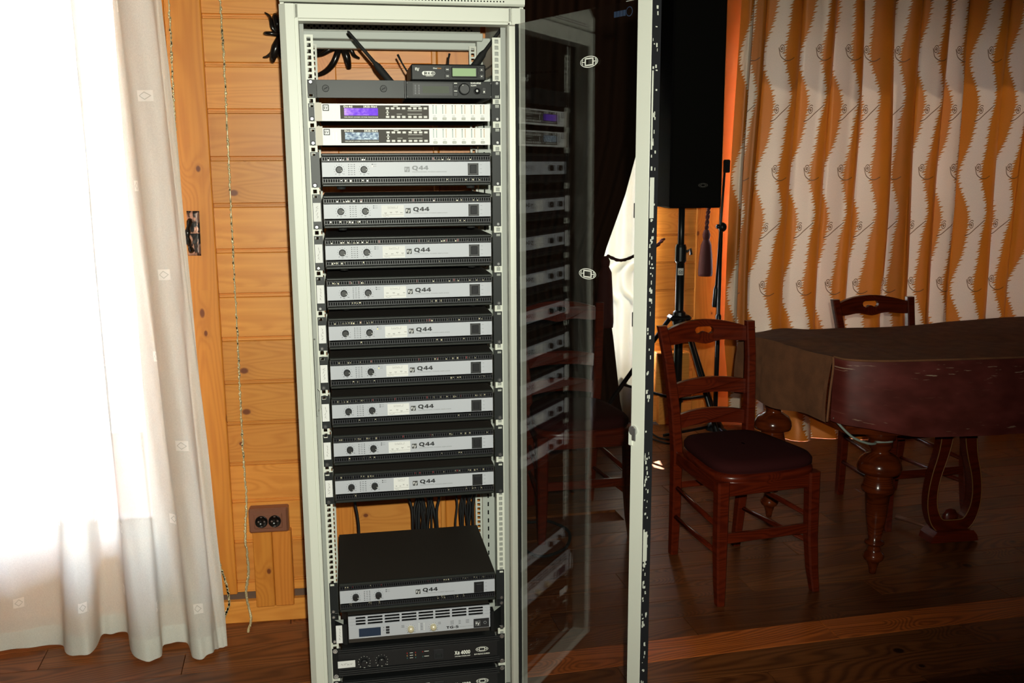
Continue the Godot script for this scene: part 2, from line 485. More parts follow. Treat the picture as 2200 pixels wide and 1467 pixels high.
	M.ceiling = mat(rgb8(120, 84, 52), 0.8); M.dark_wall = mat(rgb8(90, 56, 30), 0.7)
	M.joint = mat(rgb8(96, 46, 16), 0.8); M.grey_gap = mat(rgb8(96, 74, 60), 0.8)
	M.bright_ground = mat(rgb8(236, 234, 226), 0.9)  # ground whitened to throw more daylight onto the sheer of window_1
	for k in 4: M["note%d" % k] = textured(note_texture(50 + k, 96, 32, 0))
	for k in 4: M["chart%d" % k] = textured(note_texture(80 + k, 128, 66, 1))

func textured(t: Texture2D) -> StandardMaterial3D:
	var m := mat(Color(1, 1, 1), 0.85); m.albedo_texture = t
	return m

func lcd(a: Color, b: Color, stripes: bool) -> StandardMaterial3D:
	var w := 128; var h := 32
	var im := Image.create(w, h, false, Image.FORMAT_RGB8)
	var n := FastNoiseLite.new(); n.seed = 17; n.frequency = 0.05; n.fractal_octaves = 3
	for y in h:
		for x in w:
			var t := clampf(0.5 + 0.9 * n.get_noise_2d(x, y * 1.6), 0.0, 1.0)
			if stripes: t = clampf(1.0 - x / 44.0, 0.0, 1.0) * 0.5 + 0.45 * t * (0.35 if x > 92 else 1.0)
			im.set_pixel(x, y, a.lerp(b, t))
	var m := textured(ImageTexture.create_from_image(im)); m.roughness = 0.7; m.metallic_specular = 0.2
	m.emission_enabled = true; m.emission = Color(1, 1, 1); m.emission_texture = m.albedo_texture; m.emission_operator = BaseMaterial3D.EMISSION_OP_MULTIPLY
	m.emission_energy_multiplier = 0.16
	return m

func hammered() -> StandardMaterial3D:
	# copper showing through black patina
	var w := 128
	var im := Image.create(w, w, false, Image.FORMAT_RGB8)
	var n := FastNoiseLite.new(); n.seed = 31; n.frequency = 0.035; n.fractal_octaves = 3
	for y in w:
		for x in w:
			im.set_pixel(x, y, rgb8(24, 18, 16).lerp(rgb8(196, 140, 116), smoothstep(-0.05, 0.35, n.get_noise_2d(x, y * 0.6))))
	var m := textured(ImageTexture.create_from_image(im)); m.uv1_triplanar = true; m.uv1_scale = Vector3(9, 9, 9)
	m.roughness = 0.35; m.metallic = 0.3
	return m

func cloth_mat(c: Color, seed_n: int) -> StandardMaterial3D:
	var w := 256
	var im := Image.create(w, w, false, Image.FORMAT_RGB8)
	var n := FastNoiseLite.new(); n.seed = seed_n; n.frequency = 0.02; n.fractal_octaves = 4
	var n2 := FastNoiseLite.new(); n2.seed = seed_n + 1; n2.frequency = 0.4
	for y in w:
		for x in w:
			var g := 1.0 + 0.16 * n.get_noise_2d(x, y) + 0.14 * n2.get_noise_2d(x, y)
			im.set_pixel(x, y, Color(c.r * g, c.g * g, c.b * g))
	var m := textured(ImageTexture.create_from_image(im)); m.uv1_triplanar = true; m.uv1_scale = Vector3(2.2, 2.2, 2.2)
	m.roughness = 0.95
	return m

func vinyl_mat() -> StandardMaterial3D:
	# burgundy leathercloth, scuffed to the pale backing along its folds
	var w := 1024; var h := 256
	var im := Image.create(w, h, false, Image.FORMAT_RGB8)
	var n := FastNoiseLite.new(); n.seed = 9; n.frequency = 0.012; n.fractal_octaves = 3
	var n2 := FastNoiseLite.new(); n2.seed = 19; n2.frequency = 0.05; n2.fractal_octaves = 4
	var base := rgb8(92, 32, 24); var worn := rgb8(120, 50, 44); var pale := rgb8(176, 150, 128)
	for y in h:
		for x in w:
			var c := base.lerp(worn, clampf(0.4 + 0.9 * n.get_noise_2d(x, y), 0.0, 1.0))
			var sc := n2.get_noise_2d(x * 0.35, y * 1.6)
			var band := exp(-pow((y - 40.0) / 26.0, 2.0)) + 0.7 * exp(-pow((y - 226.0) / 12.0, 2.0))
			c = c.lerp(pale, smoothstep(0.44, 0.52, sc * 0.9 + 0.12 * band) * clampf(band + 0.15, 0.0, 1.0))
			im.set_pixel(x, y, c)
	var m := textured(ImageTexture.create_from_image(im)); m.roughness = 0.58
	return m

# =====================================================================================
# the room
# =====================================================================================
func plank_mesh(len_: float, h: float, t: float) -> Mesh:
	# a wall board along x: moulded lower edge (groove, bead, groove), eased upper edge; front at z = 0
	return mesh_of("plank %.3f %.3f" % [len_, h], func(s):
		var p := PackedVector2Array([Vector2(0, -t), Vector2(0, -0.007), Vector2(0.0035, -0.007), Vector2(0.0045, -0.0025), Vector2(0.0075, -0.0025), Vector2(0.0085, -0.006), Vector2(0.0105, -0.006), Vector2(0.0135, 0), Vector2(h - 0.003, 0), Vector2(h - 0.0005, -0.003), Vector2(h - 0.0005, -t)])
		# the profile lies in y, z; push it along x
		var xf := Transform3D(Basis(Vector3(0, 1, 0), Vector3(0, 0, 1), Vector3(1, 0, 0)), Vector3.ZERO)
		prism(s, p, 0.0, len_, xf))

func board(called: String, lo: Vector3, hi: Vector3, m: Material, parent: Node = null, vertical := true, bev := 0.003) -> MeshInstance3D:
	# a plain board; its own x axis follows the grain
	var sz := hi - lo
	var s := S()
	if vertical:
		box(s, Vector3.ZERO, Vector3(sz.y, sz.x, sz.z), bev)
		return struct(called, s, m, parent, Transform3D(Basis(Vector3(0, 0, 1), PI / 2), (lo + hi) * 0.5))
	box(s, Vector3.ZERO, sz, bev)
	return struct(called, s, m, parent, at((lo + hi) * 0.5))

func slab(called: String, boxes: Array, m: Material) -> MeshInstance3D:
	var s := S()
	for b in boxes: bx(s, b[0], b[1])
	return struct(called, s, m)

func pick(list: Array) -> Material:
	return list[rng.randi() % list.size()]

func room():
	# floor: a slab with boards laid on it, running slightly askew to the wall
	var fl := slab("floor", [[Vector3(-4.2, -0.14, -5.7), Vector3(5.4, -0.0125, 3.6)]], M.joint)
	var fxf := Transform3D(Basis(Vector3.UP, 0.087), Vector3(0.82, 0, -2.79))
	var pm := mesh_of("floor plank", func(s): box(s, Vector3(0, -0.006, 0), Vector3(1.198, 0.012, 0.1285), 0.0009))
	for row in range(-21, 4):
		var off: float = fposmod(row * 0.437, 1.2)
		for k in range(-4, 4):
			var p := fxf * Vector3(k * 1.2 + off, 0, row * 0.13 + 0.065)
			if p.z < -5.33 or p.x < -2.6 or p.x > 4.9 or (p.x < 0.5 and p.z < -3.25): continue
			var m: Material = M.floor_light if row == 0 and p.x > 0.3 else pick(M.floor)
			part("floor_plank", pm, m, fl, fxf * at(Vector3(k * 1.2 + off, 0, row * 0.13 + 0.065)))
	var fb := S()
	box(fb, Vector3(0, -0.006, 1.90), Vector3(9.6, 0.012, 2.96), 0.0, fxf)
	part("floor_boards", fb, M.floor[0], fl)
	# the wall behind the rack, with the opening of window_1
	var wb := slab("wall_back", [[Vector3(-4.2, 0, -3.36), Vector3(-2.4, 2.95, -3.15)], [Vector3(-2.4, 0, -3.36), Vector3(-0.75, 0.30, -3.15)], [Vector3(-2.4, 2.35, -3.36), Vector3(-0.75, 2.95, -3.15)], [Vector3(-0.75, 0, -3.36), Vector3(0.42, 2.95, -3.15)]], M.joint)
	var joints := [2.987, 2.842, 2.698, 2.554, 2.410, 2.266, 2.122, 1.979, 1.836, 1.6965, 1.551, 1.406, 1.262, 1.119, 0.976, 0.832, 0.694, 0.555, 0.425, 0.283, 0.140, 0.095]
	for k in joints.size() - 1:
		for sg in [[-0.534, -0.26], [-0.137, 0.160]]:
			part("wall_plank", plank_mesh(sg[1] - sg[0], joints[k] - joints[k + 1], 0.02), pick(M.pine), wb, at(Vector3(sg[0], joints[k + 1] - 0.006, WALL_Z)))
	var gap := S(); bx(gap, Vector3(-0.80, 0.07, -3.15), Vector3(0.42, 0.102, -3.128)); part("joint_strip", gap, M.grey_gap, wb)
	board("trim_1", Vector3(-0.642, 0.10, -3.15), Vector3(-0.534, 2.95, -3.116), M.pine_trim[0])
	board("trim_2", Vector3(-0.26, 0.10, -3.15), Vector3(-0.137, 2.95, -3.118), M.pine_trim[1])
	board("trim_3", Vector3(0.160, 0.10, -3.15), Vector3(0.177, 2.95, -3.112), M.pine[3])
	board("trim_4", Vector3(0.178, 0.10, -3.15), Vector3(0.435, 2.95, -3.120), M.pine_trim[2])
	board("trim_5", Vector3(-0.75, 0.10, -3.15), Vector3(-0.646, 2.95, -3.128), M.pine_trim[3])
	board("baseboard_back", Vector3(-2.6, 0, -3.15), Vector3(0.435, 0.078, -3.104), M.pine[5], null, false, 0.004)
	# below window_1: pale plastered parapet
	board("trim_6", Vector3(-2.6, 0.08, -3.15), Vector3(-0.80, 0.31, -3.125), M.pine[2], null, false)
	# the recess with the curtained windows
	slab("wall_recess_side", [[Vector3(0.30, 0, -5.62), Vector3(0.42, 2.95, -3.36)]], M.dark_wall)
	var wr := slab("wall_recess", [[Vector3(0.30, 0, -5.62), Vector3(0.62, 2.95, -5.42)], [Vector3(0.62, 0, -5.62), Vector3(1.56, 0.35, -5.42)], [Vector3(0.62, 2.3, -5.62), Vector3(1.56, 2.95, -5.42)], [Vector3(1.56, 0, -5.62), Vector3(2.06, 2.95, -5.42)], [Vector3(2.06, 0, -5.62), Vector3(4.9, 0.40, -5.42)], [Vector3(2.06, 2.35, -5.62), Vector3(4.9, 2.95, -5.42)], [Vector3(4.9, 0, -5.62), Vector3(5.4, 2.95, -5.42)]], M.joint)
	for k in range(-11, 8):
		var y := 1.122 - k * 0.1615 - 0.006
		if y < -0.2: continue
		part("wall_plank", plank_mesh(0.24, 0.1615, 0.02), pick(M.pine), wr, at(Vector3(1.56, maxf(y, 0.0), BACK_Z)))
	board("trim_7", Vector3(1.80, 0.0, -5.42), Vector3(1.936, 2.95, -5.385), M.pine[1])
	board("trim_8", Vector3(1.938, 0.0, -5.42), Vector3(2.06, 2.95, -5.380), M.frame_wood)
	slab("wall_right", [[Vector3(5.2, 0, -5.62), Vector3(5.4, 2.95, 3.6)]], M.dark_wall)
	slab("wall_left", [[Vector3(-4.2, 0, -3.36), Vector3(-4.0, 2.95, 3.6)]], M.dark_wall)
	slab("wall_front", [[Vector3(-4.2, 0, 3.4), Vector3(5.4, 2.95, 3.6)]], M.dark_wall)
	slab("ceiling", [[Vector3(-4.2, 2.95, -5.62), Vector3(5.4, 3.1, 3.6)]], M.ceiling)
	# added unseen roof keeps sun off window_1; added side wall darkens the door reflection
	slab("added_light_blocker", [[Vector3(-6.0, 2.6, -5.5), Vector3(0.25, 2.7, -3.36)], [Vector3(-6.0, -0.5, -9.0), Vector3(-5.6, 2.7, -3.36)]], M.dark_wall)
	slab("ground", [[Vector3(-30, -0.5, -40), Vector3(30, -0.3, -5.7)]], M.bright_ground)

func window(n: int, x0: float, x1: float, y0: float, y1: float, z: float, bars: int):
	var s := S()
	var f := 0.06
	bx(s, Vector3(x0, y0, z - 0.11), Vector3(x0 + f, y1, z - 0.05)); bx(s, Vector3(x1 - f, y0, z - 0.11), Vector3(x1, y1, z - 0.05))
	bx(s, Vector3(x0 + f, y0, z - 0.11), Vector3(x1 - f, y0 + f, z - 0.05)); bx(s, Vector3(x0 + f, y1 - f, z - 0.11), Vector3(x1 - f, y1, z - 0.05))
	for k in bars:
		var xm := lerpf(x0, x1, float(k + 1) / (bars + 1))
		bx(s, Vector3(xm - f * 0.7, y0 + f, z - 0.11), Vector3(xm + f * 0.7, y1 - f, z - 0.05))
	var w := struct("window_%d" % n, s, M.frame_wood)
	for k in bars + 1:
		var a := lerpf(x0, x1, float(k) / (bars + 1)); var b := lerpf(x0, x1, float(k + 1) / (bars + 1))
		var g := S(); bx(g, Vector3(a + f * 0.7, y0 + f, z - 0.082), Vector3(b - f * 0.7, y1 - f, z - 0.078))
		part("pane", g, M.pane, w)

func windows_and_curtains():
	window(1, -2.4, -0.75, 0.30, 2.35, -3.15, 1)
	window(2, 0.62, 1.56, 0.35, 2.30, -5.42, 0)
	window(3, 2.06, 4.90, 0.40, 2.35, -5.42, 2)
	# sheer curtain of window_1: control points of the hem and of the heading, from one edge to the other
	var hem := [[-2.45, -2.98, -2.35, -3.05], [-1.9, -2.93, -1.85, -3.0], [-1.6, -3.0, -1.52, -3.05], [-1.50, -2.974, -1.40, -3.03], [-1.373, -3.012, -1.29, -3.06], [-1.252, -2.985, -1.17, -3.04], [-1.178, -3.013, -1.08, -3.06], [-1.083, -3.027, -0.985, -3.06], [-1.039, -2.954, -0.955, -3.02], [-0.99, -2.932, -0.925, -3.01], [-0.955, -2.951, -0.90, -3.02], [-0.965, -3.07, -0.895, -3.065], [-0.936, -3.082, -0.888, -3.07], [-0.882, -3.061, -0.88, -3.06], [-0.834, -2.918, -0.874, -3.0], [-0.783, -2.878, -0.84, -2.985], [-0.74, -2.89, -0.80, -3.0], [-0.747, -2.966, -0.80, -3.06], [-0.707, -2.97, -0.775, -3.07], [-0.669, -2.961, -0.757, -3.05], [-0.645, -2.885, -0.74, -3.0], [-0.604, -2.861, -0.69, -2.985], [-0.579, -2.881, -0.65, -3.0], [-0.578, -2.923, -0.645, -3.04], [-0.56, -2.927, -0.638, -3.045], [-0.542, -2.93, -0.632, -3.05]]
	var lowp := []; var topp := []
	for q in hem:
		lowp.append(Vector2(q[0], q[1])); topp.append(Vector2(q[2], q[3]))
	lowp = curve(lowp, 5); topp = curve(topp, 5)
	var sheet := func(y0: float, y1: float, rows_n: int, push: float) -> SurfaceTool:
		var rows := []; var uvs := []
		for j in rows_n + 1:
			var y := lerpf(y0, y1, float(j) / rows_n)
			var t := (y - 0.02) / 1.98
			var row := []; var uv := []; var len_ := 0.0
			for i in lowp.size():
				var p: Vector2 = lowp[i].lerp(topp[i], t)
				var w := 0.006 * sin(y * 5.0 + i * 0.45) + 0.003 * sin(y * 13.0 + i * 1.1)
				var dip := 0.006 * sin(i * 0.3) * (1.0 - t)
				if i > 0: len_ += lowp[i].distance_to(lowp[i - 1])
				row.append(Vector3(p.x + w * 0.6, maxf(y + dip * (1.0 if j == 0 else 0.0), 0.008), p.y + w + push)); uv.append(Vector2(len_ / 0.27, -y / 0.52))
			rows.append(row); uvs.append(uv)
		var s := S(true); grid(s, rows, uvs)
		return s
	var sc := thing("sheer_curtain", "floor-length white sheer curtain with small woven squares before the bright window", "curtain")
	part("cloth", sheet.call(0.012, 2.6, 30, 0.0), M.sheer, sc)
	part("hem", sheet.call(0.012, 0.075, 2, 0.0025), M.sheer, sc)
	# patterned curtain of window_3
	var folds := [1.995, 2.07, 2.14, 2.355, 2.53, 2.70, 2.915, 3.07, 3.22, 3.34, 3.60, 3.74, 3.95, 4.2, 4.42, 4.7, 4.98]
	var rows := []; var uvs := []
	for j in 41:
		var y := lerpf(0.001, 2.75, j / 40.0)
		var row := []; var uv := []; var len_ := 0.0; var last := Vector2.ZERO
		for f in folds.size() - 1:
			for i in 9:
				if i == 8 and f < folds.size() - 2: continue
				var t := i / 8.0
				var x := lerpf(folds[f], folds[f + 1], t)
				var amp := minf(0.115, (folds[f + 1] - folds[f]) * 0.55)
				var deep := amp * pow(maxf(sin(PI * pow(t, 1.6)), 0.0), 0.6) * (0.75 + 0.25 * sin(f * 1.7 + y * 0.8))
				var z := -5.30 + deep + 0.012 * sin(y * 3.0 + f * 2.0)
				if f > 0: x -= 0.032 * exp(-pow(t / 0.16, 2.0))
				x += 0.010 * sin(y * 2.2 + f) - (0.055 * smoothstep(2.4, 0.6, y) - 0.05 * smoothstep(0.6, 0.1, y)) * smoothstep(2.5, 2.0, folds[f])
				z += 0.36 * smoothstep(0.62, 0.02, y) * smoothstep(2.02, 2.24, x)
				var p2 := Vector2(x, z)
				if i > 0 or f > 0: len_ += p2.distance_to(last)
				last = p2
				var yy := y
				if j == 0: yy += 0.05 * smoothstep(2.12, 2.0, x)
				row.append(Vector3(x, yy, z)); uv.append(Vector2(len_ / 0.262 + 0.1, -y / 0.66))
		rows.append(row); uvs.append(uv)
	var s3 := S(true); grid(s3, rows, uvs)
	tag(part("patterned_curtain", s3, M.curtain), "ochre curtain with wavy silver bands and scrolls, drawn across the window behind the piano", "curtain")
	# drape of window_2, tied back; its shade is painted in as dark brown
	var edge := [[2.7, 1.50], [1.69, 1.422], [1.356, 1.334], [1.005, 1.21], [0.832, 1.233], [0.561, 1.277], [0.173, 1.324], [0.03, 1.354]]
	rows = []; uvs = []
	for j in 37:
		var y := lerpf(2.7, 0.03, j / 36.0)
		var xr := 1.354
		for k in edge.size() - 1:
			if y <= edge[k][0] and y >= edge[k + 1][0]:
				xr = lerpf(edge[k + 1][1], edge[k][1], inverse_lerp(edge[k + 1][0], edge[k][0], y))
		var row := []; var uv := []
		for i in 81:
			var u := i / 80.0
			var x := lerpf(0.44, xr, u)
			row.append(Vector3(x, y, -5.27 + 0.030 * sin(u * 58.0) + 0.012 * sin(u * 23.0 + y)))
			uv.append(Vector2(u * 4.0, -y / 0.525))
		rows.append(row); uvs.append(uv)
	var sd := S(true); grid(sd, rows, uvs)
	tag(part("tied_drape", sd, M.drape), "tied-back drape with its shade painted in dark brown, seen through the glass rack door", "curtain")
	rows = []; uvs = []
	for j in 81:
		var y := lerpf(0.03, 2.65, j / 80.0)
		var row := []; var uv := []
		for i in 91:
			var u := i / 90.0
			row.append(Vector3(lerpf(0.5, 1.53 - 0.10 * exp(-pow((y - 0.87) / 0.10, 4.0)), u), y, -5.345 + 0.022 * sin(u * 66.0 + 0.2 * sin(y * 3.0)))); uv.append(Vector2(u * 5.0, -y / 0.52))  # edge notched to let a patch of sun through onto the floor
		rows.append(row); uvs.append(uv)
	var ss := S(true); grid(ss, rows, uvs)
	tag(part("sheer_curtain", ss, M.sheer_dim), "pale sheer curtain behind the tied drape, seen through the glass door", "curtain")
	rows = []; uvs = []  # unseen drape, added to keep the bright sheer from reflecting in the door
	for j in 13:
		var y := lerpf(2.65, 0.02, j / 12.0)
		var row := []; var uv := []
		for i in 61:
			var u := i / 60.0
			row.append(Vector3(lerpf(-2.9, -1.50 + 0.05 * y, u), y, -2.86 + 0.035 * sin(u * 50.0 + 0.3 * sin(y * 2.0)))); uv.append(Vector2(u * 4.0, -y / 0.525))
		rows.append(row); uvs.append(uv)
	var sf := S(true); grid(sf, rows, uvs)
	tag(part("added_drape", sf, M.drape), "added unseen drape beside the sheer curtain, darkening the reflection in the glass door", "curtain")
	tassel("drape_tieback", "dark corded tieback with a heavy tassel on the drape behind the glass door", Vector3(1.205, 1.03, -5.16), 0.40, 0.05, [Vector3(1.60, 1.10, -5.385), Vector3(1.52, 1.06, -5.29), Vector3(1.40, 1.02, -5.25), Vector3(1.30, 1.0, -5.19), Vector3(1.215, 1.03, -5.16)])
	tassel("curtain_tassel", "burgundy tassel hanging on a twisted cord between corner board and curtain", Vector3(1.83, 1.16, -5.30), 0.27, 0.042, [Vector3(1.905, 1.40, -5.36), Vector3(1.85, 1.31, -5.31), Vector3(1.835, 1.24, -5.30), Vector3(1.83, 1.16, -5.30)])

func tassel(called: String, label: String, p: Vector3, h: float, r: float, cord: Array):
	var t := thing(called, label, "tassel", at(p))
	var s := S(true)
	lathe(s, [Vector2(0, 0.0), Vector2(r * 0.35, -0.005), Vector2(r * 0.55, -0.03), Vector2(r * 0.5, -0.05), Vector2(r * 0.4, -0.062)], 14)
	part("knob", s, M.tassel, t)
	s = S(true)
	lathe(s, [Vector2(r * 0.42, -0.06), Vector2(r * 0.72, -0.09), Vector2(r * 0.9, -h * 0.6), Vector2(r, -h * 0.93), Vector2(r * 0.94, -h), Vector2(0, -h + 0.005)], 22)
	part("fringe", s, M.tassel, t)
	s = S(true)
	for q in [0.0, PI]:
		var pts := []
		var c := curve(cord, 10)
		for k in c.size():
			var a: float = k * 0.9 + q
			pts.append(c[k] - p + Vector3(cos(a), sin(a) * 0.4, sin(a)) * 0.006)
		tube(s, pts, 0.0075, 6)
	part("cord", s, M.tassel, t)

# =====================================================================================
# the rack
# =====================================================================================
func rail_mesh(w: float, n: int) -> Mesh:
	# a punched strip, hole pitch a third of a rack unit, holes 9.5 mm square; top at y = 0, front at z = 0
	return mesh_of("rail %.4f %d" % [w, n], func(s):
		var pitch := 0.01482; var hh := 0.0095
		var t := 0.002
		bx(s, Vector3(-w / 2, -n * pitch, -t), Vector3(-hh / 2, 0, 0)); bx(s, Vector3(hh / 2, -n * pitch, -t), Vector3(w / 2, 0, 0))
		for k in n:
			var y0 := -k * pitch; var y1 := -(k + 1) * pitch + hh
			bx(s, Vector3(-hh / 2, y1, -t), Vector3(hh / 2, y0, 0)))

func rack():
	var r := thing("equipment_rack", "tall pale grey equipment rack standing open, full of amplifiers", "equipment rack", rack_xf)
	var top := FY + 0.351
	# front stiles: chamfered outer edge, face, groove, raised lip round the opening
	for sg in [-1.0, 1.0]:
		var p := PackedVector2Array()
		for q in [[-0.300, 0.020], [-0.2985, 0.046], [-0.2835, 0.062], [-0.2625, 0.062], [-0.2622, 0.057], [-0.2602, 0.057], [-0.2600, 0.062], [-0.2545, 0.062], [-0.2535, 0.060], [-0.2535, 0.018], [-0.280, 0.018], [-0.280, 0.010], [-0.300, 0.010]]:
			p.append(Vector2(q[0] if sg < 0 else -q[0], q[1]))
		var s := S()
		# the profile lies in x, z; push it up along y
		prism(s, p, 0.004, top, Transform3D(Basis(Vector3(1, 0, 0), Vector3(0, 0, 1), Vector3(0, 1, 0)), Vector3.ZERO))
		part("front_stile", s, M.white_steel, r)
	var tr := S()
	box(tr, Vector3(0, FY + 0.3345, 0.040), Vector3(0.5245, 0.033, 0.044), 0.001)
	box(tr, Vector3(0, FY + 0.3145, 0.040), Vector3(0.5085, 0.006, 0.044), 0.0008)
	part("front_head_rail", tr, M.white_steel, r)
	var br := S(); box(br, Vector3(0, 0.015, 0.040), Vector3(0.5245, 0.022, 0.044), 0.001); part("front_foot_rail", br, M.white_steel, r)
	for sg in [-1.0, 1.0]:
		var s := S(); bx(s, Vector3(sg * 0.288, 0.05, -0.54), Vector3(sg * 0.297, FY + 0.345, 0.012)); part("side_panel", s, M.grey_steel, r)
		# grey inner return between stile and rail
		var g := S(); bx(g, Vector3(sg * 0.2445, 0.06, -0.0085), Vector3(sg * 0.288, FY + 0.345, -0.0045)); part("inner_return", g, M.shade_steel, r)
		for z in [-0.010, -0.44]:
			var st := S(); bx(st, Vector3(sg * 0.258, FY + 0.20, z - 0.03), Vector3(sg * 0.276, FY + 0.30, z)); part("corner_gusset", st, M.grey_steel, r)
		# depth strut along the side, with a row of small holes
		var d := S(); bx(d, Vector3(sg * 0.262, FY + 0.222, -0.47), Vector3(sg * 0.272, FY + 0.300, -0.02)); part("depth_strut", d, M.grey_steel, r)
		var h := S()
		for k in 26: box(h, Vector3(sg * 0.2617, FY + 0.247, -0.44 + k * 0.0155), Vector3(0.0006, 0.006, 0.006))
		stuff(part("strut_perforation", h, M.void_black, r))
		part("front_rail", rail_mesh(0.0215, 124), M.white_steel, r, at(Vector3(sg * 0.2335, FY + 0.289, -0.0025)))
		if sg > 0.0:
			var bk := S(); bx(bk, Vector3(0.2265, 0.06, -0.0240), Vector3(0.2440, FY + 0.285, -0.0225)); part("shaded_rail_backing", bk, M.shade_steel, r)  # plate added behind the holes, greyed to stand for shade inside them
		part("rear_rail", rail_mesh(0.0215, 124), M.white_steel, r, at(Vector3(sg * 0.2335, FY + 0.320, -0.445)))
		var rp := S(); bx(rp, Vector3(sg * 0.247, 0.06, -0.50), Vector3(sg * 0.288, FY + 0.345, -0.452), 0.0015); part("rear_post", rp, M.grey_steel, r)
		var sl := S()
		for k in 60: box(sl, Vector3(sg * 0.2655, FY + 0.20 - k * 0.028, -0.4516), Vector3(0.004, 0.014, 0.001))
		stuff(part("post_slots", sl, M.void_black, r))
		var fp := S(); bx(fp, Vector3(sg * 0.262, 0.06, -0.075), Vector3(sg * 0.287, FY + 0.345, -0.012), 0.001); part("front_post", fp, M.grey_steel, r)
	# roof: cap with a rounded front carrying two rows of small vents, underside blackened to stand for shade, rear beams
	var cp := PackedVector2Array([Vector2(0.034, 0.357), Vector2(0.050, 0.357), Vector2(0.056, 0.361), Vector2(0.056, 0.395), Vector2(0.040, 0.425), Vector2(-0.54, 0.425), Vector2(-0.54, 0.416), Vector2(0.034, 0.416)])
	var cs := S()
	prism(cs, cp, -0.2965, 0.2965, Transform3D(Basis(Vector3(0, 0, 1), Vector3(0, 1, 0), Vector3(1, 0, 0)), Vector3(0, FY, 0)))
	for sg in [-1.0, 1.0]: bx(cs, Vector3(sg * 0.2965, FY + 0.346, -0.54), Vector3(sg * 0.287, FY + 0.416, 0.034))
	part("roof_cap", cs, M.white_steel, r)
	var vs := S()
	for k in 62:
		for q in [0.0, 1.0]:
			disc(vs, Vector3(-0.245 + k * 0.008 + q * 0.004, FY + 0.3665 + q * 0.006, 0.0557), 0.0019, 0.0006, 8)
	stuff(part("roof_vents", vs, M.void_black, r))
	var un := S(); bx(un, Vector3(-0.286, FY + 0.4125, -0.521), Vector3(0.286, FY + 0.4158, 0.030)); part("shaded_roof_underside", un, M.void_black, r)
	var b1 := S(); bx(b1, Vector3(-0.268, FY + 0.3655, -0.535), Vector3(0.268, FY + 0.412, -0.522)); part("rear_vent_panel", b1, M.white_steel, r)
	var vh := S()
	for k in 30:
		disc(vh, Vector3(-0.245 + k * 0.0165, FY + 0.3815, -0.5222), 0.0035, 0.0006, 8); disc(vh, Vector3(-0.237 + k * 0.0165, FY + 0.375, -0.5222), 0.0024, 0.0006, 8)
	stuff(part("vent_perforation", vh, M.void_black, r))
	var b2 := S(); box(b2, Vector3(0, FY + 0.345, -0.46), Vector3(0.526, 0.022, 0.06), 0.002); part("rear_beam", b2, M.grey_steel, r)
	var b3 := S(); box(b3, Vector3(0, FY + 0.327, -0.50), Vector3(0.53, 0.026, 0.03), 0.002); part("rear_beam", b3, M.grey_steel, r)
	var pl := S(); bx(pl, Vector3(-0.297, 0.0, -0.54), Vector3(0.297, 0.016, 0.016), 0.003); part("plinth", pl, M.shade_steel, r)
	# lock keeper on the left stile's inner edge
	var lk := S(); box(lk, Vector3(-0.2505, FY - 0.565, 0.026), Vector3(0.004, 0.20, 0.02)); part("lock_strip", lk, M.shade_steel, r)
	lk = S(true); tube(lk, [Vector3(-0.247, FY - 0.588, 0.05), Vector3(-0.241, FY - 0.595, 0.052), Vector3(-0.241, FY - 0.640, 0.052), Vector3(-0.247, FY - 0.647, 0.05)], 0.0016, 6); part("lock_keeper", lk, M.white_steel, r)
	# door, standing open: hinge profile, smoked glass without a top frame, white end stile
	var a := deg_to_rad(64.0)
	var dxf := Transform3D(Basis(Vector3(cos(a), 0, sin(a)), Vector3.UP, Vector3(-sin(a), 0, cos(a))), Vector3(0.262, 0, 0.080))
	var y0 := 0.022; var y1 := FY + 0.309
	var ds := S()
	box(ds, Vector3(0.473, (y0 + y1) / 2 + 0.002, 0.0055), Vector3(0.044, y1 - y0 + 0.006, 0.008), 0.0015)
	box(ds, Vector3(0.473, (y0 + y1) / 2 + 0.002, -0.0085), Vector3(0.044, y1 - y0 + 0.006, 0.011), 0.0015)
	var door := part("door", ds, M.white_steel, r, dxf)
	var gl := S(); bx(gl, Vector3(0.016, y0, -0.0025), Vector3(0.492, y1, 0.0015)); part("glass", gl, M.glass, door)
	var hp := S()
	box(hp, Vector3.ZERO, Vector3(0.027, y1 - y0, 0.016), 0.004, Transform3D(Basis(Vector3.UP, a), Vector3(-0.003, (y0 + y1) / 2, 0.0)))
	part("hinge_profile", hp, M.alu, door)
	var gk := S(); bx(gk, Vector3(0.0135, y0, -0.004), Vector3(0.0185, y1, 0.004)); part("gasket", gk, M.rubber, door)
	var hs := S(true)
	tube(hs, [Vector3(-0.008, y1 + 0.004, 0.007), Vector3(-0.008, y1 - 0.045, 0.007), Vector3(-0.004, y1 - 0.050, 0.007)], 0.0022, 8)
	part("hinge_pin", hs, M.chrome, door)
	var ed := S(); box(ed, Vector3(0.4965, (y0 + y1) / 2, -0.0015), Vector3(0.003, y1 - y0, 0.023)); part("edge_strip", ed, M.ink, door)
	var ch := S(); var cr := RandomNumberGenerator.new(); cr.seed = 5
	for k in 300:
		var yy := cr.randf_range(0.2, y1)
		if yy > FY - 0.2 and yy < FY + 0.02 or cr.randf() < 0.45:
			box(ch, Vector3(0.4982, yy, cr.randf_range(-0.004, 0.009)), Vector3(0.0004, cr.randf_range(0.002, 0.009), cr.randf_range(0.001, 0.005)))
	box(ch, Vector3(0.4982, FY - 0.10, 0.004), Vector3(0.0005, 0.085, 0.012)); box(ch, Vector3(0.4982, FY - 0.88, 0.004), Vector3(0.0005, 0.07, 0.012)); box(ch, Vector3(0.4982, FY + 0.08, 0.008), Vector3(0.0005, 0.16, 0.004))
	stuff(part("edge_flecks", ch, M.white_steel, door))  # pale flecks scattered over the dark end edge
